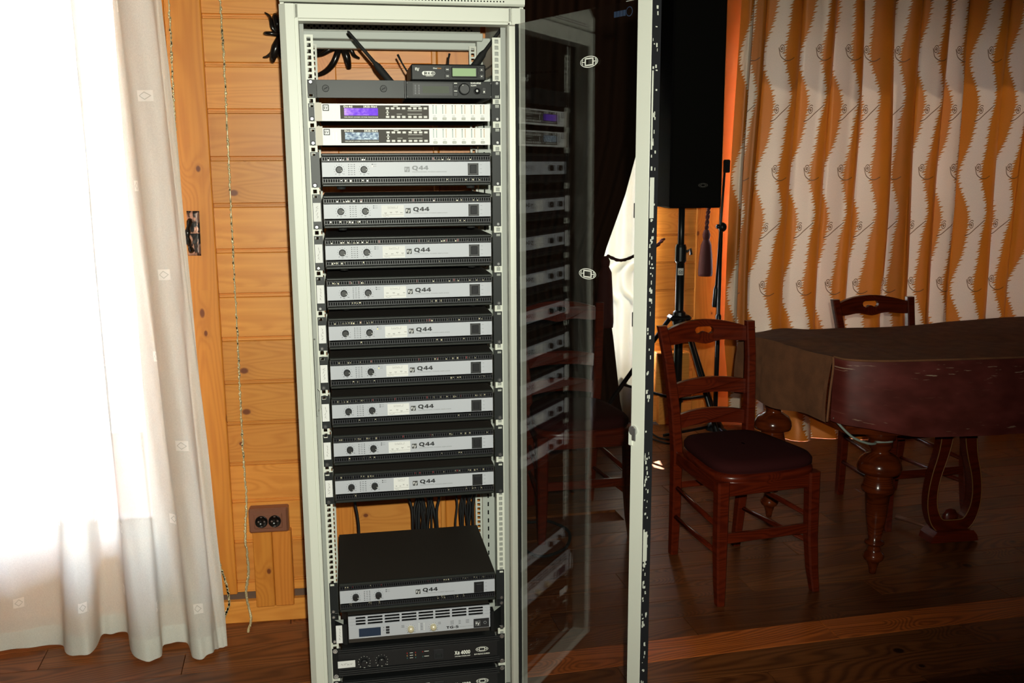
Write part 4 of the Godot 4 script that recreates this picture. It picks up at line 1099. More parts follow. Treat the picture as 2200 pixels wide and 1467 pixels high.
func compact_amplifier():
	var yb := -1.319
	var u := unit("compact_amplifier", "silver amplifier with long-slotted grille and two light knobs, under the cable gap", "amplifier", yb)
	var s := S(); bx(s, Vector3(-0.195, 0.004, -0.36), Vector3(0.195, 0.0850, 0.018)); part("chassis", s, M.black_chassis, u)
	for sg in [-1.0, 1.0]:
		# ears set back, with slanted cheeks that carry the body forward
		s = S(); box(s, Vector3(sg * 0.2305, 0.0425, 0.0), Vector3(0.021, 0.0845, 0.003)); part("ear", s, M.black_metal, u)
		s = S()
		prism(s, PackedVector2Array([Vector2(sg * 0.232, 0.0), Vector2(sg * 0.206, 0.030), Vector2(sg * 0.198, 0.030), Vector2(sg * 0.198, 0.0)]), 0.006, 0.066, Transform3D(Basis(Vector3(1, 0, 0), Vector3(0, 0, 1), Vector3(0, 1, 0)), Vector3.ZERO))
		part("cheek", s, M.black_metal, u)
		s = S(); tri(s, Vector3(sg * 0.231, 0.0665, 0.001), Vector3(sg * 0.207, 0.0665, 0.030), Vector3(sg * 0.207, 0.0665, 0.001), Vector3.UP); tri(s, Vector3(sg * 0.231, 0.0663, 0.001), Vector3(sg * 0.207, 0.0663, 0.030), Vector3(sg * 0.207, 0.0663, 0.001), Vector3.DOWN); part("cheek_cap", s, M.grey_steel, u)
		for y in [0.076, 0.004]:
			var sc := part("screw", mesh_of("screw ring", func(_q): pass), M.ink, u, at(Vector3(sg * 0.2331, y, 0.0015)))
			part("screw_head", mesh_of("screw head", func(_q): pass), M.chrome, sc)
	var z := 0.030
	s = S(); bx(s, Vector3(-0.194, 0.058, 0.018), Vector3(0.196, 0.0855, 0.020)); part("cavity", s, M.void_black, u)
	s = S()
	for k in 7: bx(s, Vector3(-0.194, 0.0575 + k * 0.0043, z - 0.004), Vector3(0.196, 0.0575 + k * 0.0043 + (0.0026 if k % 2 == 0 else 0.0), z))
	for k in 9:
		var x := -0.194 + k * 0.0462
		bx(s, Vector3(x if k > 0 else -0.194, 0.0575, z - 0.005), Vector3(x + (0.006 if k > 0 and k < 8 else 0.020), 0.0855, z - 0.0005))
	part("vent_grille", s, M.silver, u)
	s = S(); box(s, Vector3(0.001, 0.0385, z - 0.006), Vector3(0.390, 0.0365, 0.012), 0.001); part("faceplate", s, M.silver, u)
	s = S(); bx(s, Vector3(-0.1665, 0.0255, z), Vector3(-0.1075, 0.0495, z + 0.0012)); part("screen", s, M.lcd_blue, u)
	for k in 3:
		s = S(); box(s, Vector3(-0.0885, 0.0472 - k * 0.0078, z + 0.001), Vector3(0.0098, 0.0058, 0.003), 0.001); part("button", s, M.ink, u)
	s = S(); disc(s, Vector3(-0.099, 0.0470, z), 0.0010, 0.0006, 8); disc(s, Vector3(-0.099, 0.0392, z), 0.0010, 0.0006, 8)
	for x in [-0.047, 0.054]:
		for k in 2: box(s, Vector3(x, 0.0475 - k * 0.004, z + 0.0001), Vector3(0.008, 0.0009, 0.0003))
	for k in 5: box(s, Vector3(0.0045, 0.0490 - k * 0.0045, z + 0.0001), Vector3(0.0055, 0.0009, 0.0003))
	for x in [0.089, 0.110, 0.132]:
		for k in 3: box(s, Vector3(x, 0.0480 - k * 0.0042, z + 0.0001), Vector3(0.0095 if x != 0.110 else 0.006, 0.0009, 0.0003))
	stuff(part("captions", s, M.ink, u))
	s = S()
	for k in 5:
		for x in [-0.0025, 0.0115]: box(s, Vector3(x, 0.0490 - k * 0.0045, z + 0.0003), Vector3(0.0020, 0.0024, 0.0006))
	stuff(part("indicator_lamps", s, M.faceplate, u))
	for x in [-0.0256, 0.0366]:
		s = S(true); lathe(s, [Vector2(0.0088, 0), Vector2(0.0085, 0.009), Vector2(0.0070, 0.012), Vector2(0, 0.0125)], 22, Transform3D(Basis(Vector3.RIGHT, PI / 2), Vector3(x, 0.0365, z))); part("knob", s, M.bright_part, u)
		part("knob_scale", scale_ticks(0.0122, 11), M.ink, u, at(Vector3(x, 0.0365, z)))
	lettering("TG-5", Vector3(0.0726, 0.0300, z), 0.0070, 0.034, M.ink, u, "model_lettering")
	lettering("DUAL 2500 WATTS AMPLIFIER", Vector3(0.1090, 0.0292, z), 0.0018, 0.038, M.ink_grey, u, "small_lettering")
	s = S(); bx(s, Vector3(0.1490, 0.0222, z - 0.001), Vector3(0.1925, 0.0485, z + 0.0008)); part("badge_field", s, M.ink, u)
	badge(u, 0.1605, 0.0352, 0.0142, M.faceplate, M.ink, z + 0.001)
	s = S(); ring(s, Vector3(0.1810, 0.0360, z + 0.0010), 0.0042, 0.0042, 0.0012, 0.0004); part("power_button", s, M.ink_grey, u)
	label_sheet("ear_label", 0.052, 0.0200, M.note2, u, Vector3(-0.2180, 0.0350, 0.0240), PI / 2)

func black_amplifier(label: String, yt: float, with_label: bool):
	var u := unit("ribbed_amplifier", label, "amplifier", yt - 0.0878)
	var s := S(); bx(s, Vector3(-0.2150, 0.002, -0.36), Vector3(0.2150, 0.086, -0.003)); part("chassis", s, M.black_metal, u)
	s = S()
	for y in [0.0075, 0.0135, 0.0195, 0.0700, 0.0760, 0.0820]: box(s, Vector3(0, y, 0.0015), Vector3(0.452, 0.0042, 0.0065), 0.0008)
	part("ribs", s, M.black_plastic, u)
	s = S(); box(s, Vector3(0, 0.0448, -0.0002), Vector3(0.452, 0.0440, 0.0034), 0.0008); part("faceplate", s, M.black_plastic, u)
	ears(u, 0.0878, 0.0, M.black_metal, [0.0815, 0.0058], true)
	for x in [-0.1548, -0.1071]:
		knob(u, Vector3(x, 0.0420, 0.0016), 0.0105, M.black_plastic, 0.5 if x < -0.13 else 1.57)
		part("knob_scale", scale_ticks(0.0165, 11), M.print_white, u, at(Vector3(x, 0.0420, 0.0017)))
	for k in 3:
		for x in [-0.0360, -0.0125]:
			s = S(); box(s, Vector3(x, 0.0560 - k * 0.0075, 0.0020), Vector3(0.0022, 0.0036, 0.0010)); part("indicator_lamp", s, [M.led_red, M.led_amber, M.led_green][k], u)
		s = S(); box(s, Vector3(-0.0242, 0.0560 - k * 0.0075, 0.0017), Vector3(0.0090, 0.0012, 0.0003)); part("caption", s, M.print_white, u)
	for k in 2:
		s = S(); box(s, Vector3(0.0075, 0.0565 - k * 0.0150, 0.0020), Vector3(0.0022, 0.0034, 0.0010)); part("status_lamp", s, M.led_red if k == 0 else M.led_green, u)
		s = S(); box(s, Vector3(0.0185, 0.0570 - k * 0.0150, 0.0017), Vector3(0.0130, 0.0014, 0.0003)); part("caption", s, M.print_white, u)
	s = S(); box(s, Vector3(0.0524, 0.0440, 0.0012), Vector3(0.028, 0.030, 0.003), 0.0008); part("power_switch", s, M.ink, u)
	s = S(); box(s, Vector3(0.0524, 0.0410, 0.0035), Vector3(0.0180, 0.0105, 0.003), 0.001); part("rocker", s, M.charcoal, u)
	lettering("Xa 4000", Vector3(0.0975, 0.0430, 0.0017), 0.0105, 0.0440, M.print_white, u, "model_lettering")
	lettering("SYSTEM POWER AMP", Vector3(0.0980, 0.0318, 0.0017), 0.0030, 0.0440, M.print_white, u, "small_lettering")
	part("logo", oval_logo(0.036), M.print_white, u, at(Vector3(0.1755, 0.0475, 0.0017)))
	lettering("DYNACORD", Vector3(0.1535, 0.0330, 0.0017), 0.0038, 0.0440, M.print_white, u, "brand_lettering")
	if with_label: label_sheet("paper_label", 0.0475, 0.0205, M.note3, u, Vector3(-0.2035, 0.0420, 0.0060))

# =====================================================================================
# things on the boarded wall
# =====================================================================================
func strand(label: String, pts: Array, seed_n: int):
	var t := thing("bead_strand", label, "bead strand", Transform3D.IDENTITY)
	var c := curve(pts, 8)
	var s := S(true); tube(s, c, 0.0021, 5); part("thread", s, M.gold_tinsel, t)
	var r := RandomNumberGenerator.new(); r.seed = seed_n
	var b := S(true)
	for k in c.size() - 1:
		for q in 3:
			var p: Vector3 = c[k].lerp(c[k + 1], r.randf())
			var d: Vector3 = c[k + 1] - c[k]
			var n := 1 + int(r.randf() < 0.3)
			for j in n:
				ball(b, p + d.normalized() * 0.010 * j + Vector3(r.randf_range(-0.002, 0.002), 0, 0), Vector3(0.0034, r.randf_range(0.0045, 0.0085), 0.0034), 6)
	stuff(part("beads", b, M.gold_tinsel, t))

func wall_things():
	var z := -3.098
	var p1 := []
	for q in [[-0.62, 2.60], [-0.622, 2.016], [-0.625, 1.842], [-0.628, 1.677], [-0.630, 1.481], [-0.629, 1.295], [-0.624, 1.15], [-0.618, 0.969], [-0.615, 0.755], [-0.607, 0.52], [-0.600, 0.326], [-0.581, 0.219], [-0.562, 0.134], [-0.560, 0.076], [-0.576, 0.035], [-0.59, 0.006]]: p1.append(Vector3(q[0], q[1], z))
	strand("glittering bead strand hanging at the curtain's edge, over the wide board", p1, 1)
	var p2 := []
	for q in [[-0.474, 2.60], [-0.475, 2.018], [-0.474, 1.87], [-0.476, 1.677], [-0.479, 1.437], [-0.481, 1.234], [-0.483, 0.98], [-0.486, 0.766], [-0.487, 0.561], [-0.485, 0.440]]: p2.append(Vector3(q[0], q[1], z - 0.018))
	for q in [[-0.490, 0.33, -3.075], [-0.487, 0.25, -3.078], [-0.488, 0.188, -3.080], [-0.499, 0.122, -3.082], [-0.493, 0.06, -3.085], [-0.487, 0.030, -3.075], [-0.492, 0.004, -3.045]]: p2.append(Vector3(q[0], q[1], q[2]))
	strand("glittering bead strand hanging freely before the boards, down past the socket", p2, 2)
	# hammered plate with a half hoop, a curtain holder
	var h := thing("curtain_holder", "hammered copper-black plate with a curved holdback on the wide board", "curtain holder", Transform3D(Basis(Vector3(0, 0, 1), -0.02), Vector3(-0.597, 1.320, -3.112)))
	var s := S()
	var n := FastNoiseLite.new(); n.seed = 4; n.frequency = 60.0
	var rows := []; var uvs := []
	for j in 25:
		var row := []; var uv := []
		for i in 9:
			var x := -0.019 + 0.038 * i / 8.0; var y := -0.070 + 0.140 * j / 24.0
			var edge := i == 0 or i == 8 or j == 0 or j == 24
			row.append(Vector3(x, y, 0.0 if edge else 0.004 + 0.0022 * n.get_noise_2d(x, y))); uv.append(Vector2(i, j))
		rows.append(row); uvs.append(uv)
	s = S(true); grid(s, rows, uvs); bx(s, Vector3(-0.019, -0.070, -0.004), Vector3(0.019, 0.070, 0.0)); part("plate", s, M.copper_black, h)
	s = S(true)
	var hoop := []; var rad := []
	for k in 15:
		var t := k / 14.0
		hoop.append(Vector3(-0.008 - 0.004 * sin(t * PI), 0.043 - 0.098 * t, 0.005 + 0.030 * sin(t * PI))); rad.append(0.0075 + 0.002 * sin(t * 21.0))
	tube(s, hoop, rad, 10); part("hoop", s, M.iron, h)
	# double socket on its cable cover
	var so := thing("double_socket", "dark bronze double wall socket at the head of a boarded cable cover", "wall socket", at(Vector3(-0.4135, 0.370, -3.085)))
	s = S(); box(s, Vector3(0, -0.002, -0.024), Vector3(0.128, 0.084, 0.040), 0.004); part("box", s, M.bronze, so)
	s = S(); box(s, Vector3(0, 0, 0), Vector3(0.126, 0.082, 0.012), 0.005); box(s, Vector3(0, 0.0, 0.005), Vector3(0.092, 0.052, 0.010), 0.003); part("frame", s, M.bronze, so)
	for x in [-0.0215, 0.0215]:
		var c := S(true)
		lathe(c, [Vector2(0.0205, 0.0), Vector2(0.0205, 0.0045), Vector2(0.0185, 0.0045), Vector2(0.0178, 0.0006), Vector2(0.0, 0.0006)], 26, Transform3D(Basis(Vector3.RIGHT, PI / 2), Vector3(x, 0, 0.0100)))
		var cup := part("socket_cup", c, M.iron, so)
		c = S()
		for q in [-0.0095, 0.0095]: disc(c, Vector3(x + q, 0, 0.0106), 0.0032, 0.0008, 10)
		for q in [-0.0170, 0.0170]: box(c, Vector3(x, q * 0.95, 0.0115), Vector3(0.006, 0.003, 0.004))
		part("contacts", c, M.chrome, cup)
	var cc := thing("cable_cover", "wooden cable cover of two upright boards below the socket", "cable cover", at(Vector3(-0.407, 0.0, -3.103)))
	for k in 2:
		var b := board("board", Vector3(-0.0625 + k * 0.063, 0.060, -0.028), Vector3(-0.0005 + k * 0.063, 0.326, 0.012 - k * 0.001), M.pine_trim[k], cc)
	# wrought-iron sconce half hidden by the rack
	var o := thing("wrought_iron_sconce", "black wrought-iron wall sconce with leaf-shaped arms, half hidden behind the rack", "sconce", Transform3D.IDENTITY)
	var zz := -3.07
	s = S(true); lathe(s, [Vector2(0.045, 0), Vector2(0.045, 0.012), Vector2(0.02, 0.022), Vector2(0.0, 0.024)], 18, Transform3D(Basis(Vector3.RIGHT, PI / 2), Vector3(-0.20, 1.905, -3.128))); part("back_plate", s, M.iron, o)
	s = S(true); tube(s, curve([Vector3(-0.30, 1.91, zz), Vector3(-0.25, 1.905, -3.085), Vector3(-0.20, 1.905, -3.09), Vector3(-0.15, 1.90, -3.085), Vector3(-0.115, 1.885, zz)], 6), 0.010, 10); part("bar", s, M.iron, o)
	var arms := [
		[[[-0.300, 1.920], [-0.303, 1.945], [-0.308, 1.968], [-0.312, 1.978]], [0.008, 0.013, 0.010, 0.003]],
		[[[-0.300, 1.915], [-0.318, 1.935], [-0.322, 1.957], [-0.328, 1.972], [-0.341, 1.983]], [0.007, 0.006, 0.0055, 0.005, 0.002]],
		[[[-0.295, 1.918], [-0.320, 1.919], [-0.338, 1.920], [-0.345, 1.921]], [0.008, 0.0065, 0.006, 0.004]],
		[[[-0.298, 1.910], [-0.312, 1.890], [-0.322, 1.868], [-0.338, 1.855], [-0.353, 1.852]], [0.007, 0.006, 0.0055, 0.005, 0.002]],
		[[[-0.300, 1.908], [-0.310, 1.880], [-0.320, 1.855], [-0.326, 1.838]], [0.010, 0.015, 0.012, 0.006]],
		[[[-0.296, 1.905], [-0.300, 1.880], [-0.302, 1.860], [-0.303, 1.848]], [0.010, 0.014, 0.011, 0.004]],
		[[[-0.120, 1.885], [-0.148, 1.876], [-0.175, 1.861], [-0.210, 1.853]], [0.009, 0.010, 0.007, 0.003]],
		[[[-0.122, 1.885], [-0.130, 1.858], [-0.145, 1.830], [-0.172, 1.808], [-0.210, 1.795]], [0.009, 0.010, 0.010, 0.008, 0.004]],
		[[[-0.115, 1.885], [-0.103, 1.862], [-0.098, 1.840], [-0.096, 1.822]], [0.009, 0.012, 0.011, 0.008]],
		[[[-0.108, 1.888], [-0.088, 1.875], [-0.078, 1.858], [-0.063, 1.851]], [0.008, 0.007, 0.006, 0.003]]]
	for a in arms:
		var pts := []
		for k in a[0].size(): pts.append(Vector3(a[0][k][0], a[0][k][1], zz + 0.012 * sin(k * 1.2)))
		var rr := []
		var cv := curve(pts, 4)
		for k in cv.size():
			var f = float(k) / (cv.size() - 1) * (a[1].size() - 1)
			var i := mini(int(f), a[1].size() - 2)
			rr.append(lerpf(a[1][i], a[1][i + 1], f - i))
		s = S(true); tube(s, cv, rr, 10); part("leaf_arm", s, M.iron, o)

# =====================================================================================
# chairs, loudspeaker, microphone stand
# =====================================================================================
func beam(s: SurfaceTool, pts: Array, w, d):
	# an upright of rectangular section, level cuts, softened corners
	var secs := []
	for k in pts.size():
		var a: float = (w[k] if w is Array else w) * 0.5; var b: float = (d[k] if d is Array else d) * 0.5
		var c := minf(a, b) * 0.3
		var sec := []
		for q in [[a - c, b], [a, b - c], [a, -b + c], [a - c, -b], [-a + c, -b], [-a, -b + c], [-a, b - c], [-a + c, b]]: sec.append(pts[k] + Vector3(q[0], 0, q[1]))
		secs.append(sec)
	for k in pts.size() - 1:
		var mid: Vector3 = (pts[k] + pts[k + 1]) * 0.5
		for i in 8:
			var j := (i + 1) % 8
			quad(s, secs[k][i], secs[k][j], secs[k + 1][j], secs[k + 1][i], (secs[k][i] + secs[k + 1][j]) * 0.5 - mid)
	for e in [0, pts.size() - 1]:
		for i in range(1, 7): tri(s, secs[e][0], secs[e][i], secs[e][i + 1], Vector3.DOWN if e == 0 else Vector3.UP)

func loft(s: SurfaceTool, rings: Array):
	var c0 := Vector3.ZERO
	for p in rings[0]: c0 += p
	c0 /= rings[0].size()
	for k in rings.size() - 1:
		for i in rings[k].size():
			var j: int = (i + 1) % rings[k].size()
			var mid: Vector3 = (rings[k][i] + rings[k + 1][j]) * 0.5
			quad(s, rings[k][i], rings[k][j], rings[k + 1][j], rings[k + 1][i], Vector3(mid.x - c0.x, (mid.y - c0.y) * 2.0, mid.z - c0.z))

func seat_ring(y: float, grow: float, dome := 0.0) -> Array:
	# a seat outline: wider in front, round corners, front edge bowed
	var out := []
	for k in 44:
		var t := TAU * k / 44
		var ct := cos(t); var st := sin(t)
		var x := signf(ct) * pow(absf(ct), 0.42); var z := signf(st) * pow(absf(st), 0.42)
		var half := lerpf(0.165, 0.212, z * 0.5 + 0.5) * grow
		out.append(Vector3(x * half, y + dome, z * 0.205 * grow + 0.012 + (0.018 * (1.0 - x * x) if z > 0.0 else 0.0)))
	return out

func bow(p: Vector3) -> Vector3:
	return Vector3(p.x, p.y, p.z - 0.205 - 0.032 * (1.0 - pow(p.x / 0.2, 2.0)) - 0.34 * pow(p.y - 0.44, 2.0))

func chair_proto(label: String) -> Node3D:
	var t := thing("dining_chair", label, "chair", Transform3D.IDENTITY, "dark red ladder-back chairs on the stage floor")
	var w: Material = M.mahogany[0]
	var s := S()
	# top rail with a hand hole, made as two halves that meet in the middle
	for sg in [-1.0, 1.0]:
		var p := PackedVector2Array()
		var hw := 0.182
		for k in 9:
			var x := hw * (1.0 - k / 8.0); p.append(Vector2(sg * x, 0.925 - 0.032 * pow(x / hw, 2.0)))
		for q in [[0.0, 0.899], [0.026, 0.899], [0.036, 0.896], [0.041, 0.887], [0.038, 0.877], [0.028, 0.871], [0.016, 0.873], [0.008, 0.878], [0.0, 0.880]]: p.append(Vector2(sg * q[0], q[1]))
		for k in 12:
			var x := hw * k / 11.0; p.append(Vector2(sg * x, 0.842 - 0.008 * cos(x / hw * PI * 2.2) * (1.0 - x / hw)))
		prism(s, p, -0.010, 0.010, Transform3D.IDENTITY, bow)
	part("top_rail", s, w, t)
	for y in [0.706, 0.586]:
		s = S()
		var p := PackedVector2Array()
		var hw := 0.172 if y > 0.65 else 0.160
		for k in 13: p.append(Vector2(lerpf(hw, -hw, k / 12.0), y - 0.018 * pow(absf(k / 6.0 - 1.0), 2.0)))
		for k in 13: p.append(Vector2(lerpf(-hw, hw, k / 12.0), y - 0.068 - 0.014 * pow(absf(k / 6.0 - 1.0), 2.0) + 0.010))
		prism(s, p, -0.009, 0.009, Transform3D.IDENTITY, bow); part("back_slat", s, w, t)
	for sg in [-1.0, 1.0]:
		s = S()
		var pts := []; var ws := []; var ds := []
		for q in [[0.140, 0.0, -0.240, 0.032, 0.034], [0.146, 0.20, -0.222, 0.036, 0.040], [0.155, 0.44, -0.205, 0.038, 0.044], [0.164, 0.60, -0.216, 0.038, 0.040], [0.178, 0.78, -0.245, 0.037, 0.034], [0.191, 0.915, -0.282, 0.036, 0.028]]:
			pts.append(Vector3(sg * q[0], q[1], q[2])); ws.append(q[3]); ds.append(q[4])
		beam(s, pts, ws, ds); part("rear_leg", s, w, t)
		s = S(); pts = []; ws = []; ds = []
		for q in [[0.193, 0.0, 0.222, 0.030, 0.030], [0.188, 0.08, 0.208, 0.037, 0.038], [0.184, 0.20, 0.196, 0.042, 0.043], [0.182, 0.443, 0.190, 0.046, 0.046]]:
			pts.append(Vector3(sg * q[0], q[1], q[2])); ws.append(q[3]); ds.append(q[4])
		beam(s, pts, ws, ds); part("front_leg", s, w, t)
		for y in [[0.288, 0.270], [0.165, 0.175]]:
			s = S(true); tube(s, [Vector3(sg * 0.150, y[0], -0.215), Vector3(sg * 0.168, (y[0] + y[1]) / 2, -0.01), Vector3(sg * 0.185, y[1], 0.195)], [0.008, 0.0115, 0.008], 10); part("side_stretcher", s, w, t)
		s = S(); box(s, Vector3.ZERO, Vector3(0.020, 0.050, 0.385), 0.003, Transform3D(Basis(Vector3.UP, -sg * 0.08 * -1.0), Vector3(sg * 0.170, 0.412, -0.008))); part("side_apron", s, w, t)
	s = S(); box(s, Vector3(0, 0.412, 0.192), Vector3(0.33, 0.052, 0.020), 0.003); part("front_apron", s, w, t)
	s = S(); box(s, Vector3(0, 0.412, -0.205), Vector3(0.28, 0.052, 0.020), 0.003); part("rear_apron", s, w, t)
	s = S(); box(s, Vector3(0, 0.232, 0.196), Vector3(0.335, 0.036, 0.018), 0.003); part("front_stretcher", s, w, t)
	s = S(); box(s, Vector3(0, 0.292, -0.218), Vector3(0.27, 0.026, 0.016), 0.003); part("rear_stretcher", s, w, t)
	s = S(true); loft(s, [seat_ring(0.438, 0.02), seat_ring(0.438, 0.97), seat_ring(0.446, 1.0), seat_ring(0.460, 0.995), seat_ring(0.466, 0.96), seat_ring(0.467, 0.02)]); part("seat", s, w, t)
	s = S(true); loft(s, [seat_ring(0.467, 0.02), seat_ring(0.467, 0.93), seat_ring(0.475, 0.985), seat_ring(0.492, 0.985), seat_ring(0.505, 0.94), seat_ring(0.511, 0.80), seat_ring(0.513, 0.5), seat_ring(0.514, 0.02)]); part("cushion", s, M.cushion, t)
	return t

func chair_copy(src: Node3D, label: String, xf: Transform3D):
	var c: Node3D = src.duplicate()
	c.name = numbered("dining_chair"); add_child(c); c.transform = xf
	c.set_meta("label", label)

func stage_things():
	var c := chair_proto("dark red ladder-back chair with plum cushion, standing free in front of the piano")
	c.transform = at(Vector3(1.278, 0, -3.255), 0.17)
	chair_copy(c, "dark red ladder-back chair pushed under the far side of the covered piano", at(Vector3(2.235, 0, -3.805), 0.08))
	chair_copy(c, "dark red ladder-back chair seen through the smoked glass of the rack door", at(Vector3(0.775, 0, -3.875), 0.06))
	# loudspeaker on its tripod
	var sp := thing("loudspeaker", "tall black loudspeaker on a tripod stand beside the patterned curtain", "loudspeaker", at(Vector3(1.612, 1.30, -5.01)))
	var s := S(); box(s, Vector3(0, 0.58, 0), Vector3(0.280, 1.16, 0.31), 0.008); part("cabinet", s, M.speaker_paint, sp)
	s = S(); box(s, Vector3(0, 0.585, 0.156), Vector3(0.262, 1.13, 0.010), 0.004); part("grille", s, M.speaker_cloth, sp)
	part("logo", oval_logo(0.052), M.logo_grey, sp, at(Vector3(0.036, 0.118, 0.1612)))
	var st := thing("speaker_stand", "black tripod stand with pole clamp carrying the tall loudspeaker", "speaker stand", at(Vector3(1.585, 0, -5.0)))
	s = S(true); tube(s, [Vector3(0, 1.00, 0), Vector3(0, 1.30, 0)], 0.0175, 16); part("inner_pole", s, M.stand, st)
	s = S(true); tube(s, [Vector3(0, 0.13, 0), Vector3(0, 1.06, 0)], 0.0235, 16); part("outer_pole", s, M.stand, st)
	s = S(); lathe(s, [Vector2(0.0240, 1.00), Vector2(0.031, 1.01), Vector2(0.031, 1.085), Vector2(0.026, 1.10), Vector2(0.0177, 1.10)], 18); part("clamp", s, M.stand, st)
	s = S(true); tube(s, [Vector3(0.028, 1.06, 0.012), Vector3(0.050, 1.075, 0.015), Vector3(0.054, 1.045, 0.016)], 0.008, 8); part("clamp_lever", s, M.chrome, st)
	var sk := part("label", mesh_of("stand label", func(q): ring(q, Vector3.ZERO, 0.0245, 0.0245, 0.0003, 0.038, 12, -0.6, 0.75)), M.print_white, st, Transform3D(Basis(Vector3.RIGHT, -PI / 2) , Vector3(0, 0.935, 0)))
	sk.rotation = Vector3(-PI / 2, 0, 0); sk.rotate_y(-PI / 2 - 0.3)
	lettering("GS", Vector3(-0.016, 0.953, 0.0256), 0.017, 0.022, M.ink, st, "label_letters", -0.15)
	s = S(); box(s, Vector3(0.0, 0.700, 0.0), Vector3(0.120, 0.030, 0.090), 0.012); lathe(s, [Vector2(0.035, 0.66), Vector2(0.040, 0.69), Vector2(0.034, 0.73), Vector2(0.024, 0.74)], 16); part("leg_hub", s, M.stand, st)
	s = S(); lathe(s, [Vector2(0.024, 0.22), Vector2(0.034, 0.225), Vector2(0.034, 0.265), Vector2(0.024, 0.27)], 16); part("brace_collar", s, M.stand, st)
	for f in [Vector3(-0.50, 0.012, -0.10), Vector3(0.33, 0.012, -0.24), Vector3(0.12, 0.012, 0.46)]:
		var fl := Vector3(f.x, 0, f.z).normalized() * 0.05
		s = S(true); tube(s, [Vector3(fl.x, 0.695, fl.z), Vector3(f.x, 0.014, f.z)], 0.0125, 10); part("leg", s, M.stand, st)
		s = S(true); tube(s, [Vector3(fl.x * 0.6, 0.245, fl.z * 0.6), Vector3(lerpf(fl.x, f.x, 0.55), 0.32, lerpf(fl.z, f.z, 0.55))], 0.008, 8); part("brace", s, M.stand, st)
		s = S(true); ball(s, Vector3(f.x, 0.014, f.z), Vector3(0.018, 0.014, 0.018), 10); part("foot", s, M.rubber, st)
	var mi := thing("microphone_stand", "slim black microphone stand with a steep boom before the corner board", "microphone stand", at(Vector3(1.838, 0, -5.08)))
	s = S(true); lathe(s, [Vector2(0.052, 0.030), Vector2(0.050, 0.050), Vector2(0.036, 0.075), Vector2(0.016, 0.085), Vector2(0.012, 0.10)], 20); part("base_hub", s, M.stand, mi)
	for a in [PI * 0.97, 0.60, PI * 0.45]:
		s = S(true); tube(s, [Vector3(cos(a) * 0.03, 0.05, sin(a) * 0.03), Vector3(cos(a) * (0.09 if a < 1.0 else 0.31), 0.013, sin(a) * 0.31 * 0.5)], 0.009, 8); part("base_leg", s, M.stand, mi)
	s = S(true); tube(s, [Vector3(0, 0.06, 0), Vector3(0, 0.62, 0), Vector3(0, 0.63, 0), Vector3(0, 1.19, 0)], [0.0125, 0.0125, 0.0095, 0.0095], 12); part("pole", s, M.stand, mi)
	s = S(true); lathe(s, [Vector2(0.010, 0.60), Vector2(0.016, 0.61), Vector2(0.016, 0.69), Vector2(0.010, 0.70)], 14); part("pole_grip", s, M.stand, mi)
	s = S(true); ball(s, Vector3(0.0, 1.185, 0.015), Vector3(0.026, 0.026, 0.022), 14); tube(s, [Vector3(0.0, 1.19, 0.015), Vector3(-0.035, 1.19, 0.03)], 0.012, 10); part("boom_joint", s, M.stand, mi)
	s = S(true); tube(s, [Vector3(0.0, 1.54, 0.03), Vector3(-0.036, 0.76, 0.035)], 0.0065, 10); part("boom", s, M.stand, mi)
	s = S(true); tube(s, [Vector3(-0.0325, 0.865, 0.035), Vector3(-0.0335, 0.845, 0.035), Vector3(-0.0375, 0.755, 0.035), Vector3(-0.038, 0.745, 0.035)], [0.007, 0.0125, 0.0145, 0.012], 12); part("counterweight", s, M.stand, mi)
	s = S(); box(s, Vector3(0.008, 1.515, 0.03), Vector3(0.034, 0.070, 0.026), 0.005); part("microphone_clip", s, M.stand, mi)
	# power cable on the floor behind the glass
	s = S(true)
	var lp := []
	for q in [[0.50, -3.95], [0.576, -3.869], [0.66, -3.868], [0.718, -3.78], [0.724, -3.69], [0.682, -3.568], [0.60, -3.50], [0.545, -3.515], [0.50, -3.62], [0.47, -3.75]]: lp.append(Vector3(q[0], 0.007, q[1]))
	tube(s, curve(lp, 6), 0.0065, 8)
	tag(part("floor_cable", s, M.rubber), "black cable lying in a loop on the floor behind the glass door", "cable")
	s = S(true); tube(s, curve([Vector3(1.48, 0.006, -5.20), Vector3(1.50, 0.006, -5.05), Vector3(1.56, 0.006, -4.98), Vector3(1.52, 0.006, -4.93), Vector3(1.46, 0.006, -5.02), Vector3(1.40, 0.006, -5.16)], 6), 0.005, 8)
	tag(part("floor_cable", s, M.rubber), "thin black cable curled on the floor at the speaker stand", "cable")
	var bo := thing("wooden_wall_box", "low wooden box cover on the boards behind the speaker stand", "box", at(Vector3(1.655, 0.0, -5.345)))
	s = S(); box(s, Vector3(0, 0.32, 0), Vector3(0.20, 0.24, 0.07), 0.004); part("cover", s, M.pine[2], bo)
	s = S(); box(s, Vector3(0, 0.10, -0.01), Vector3(0.15, 0.20, 0.05), 0.004); part("lower_board", s, M.pine[7], bo)

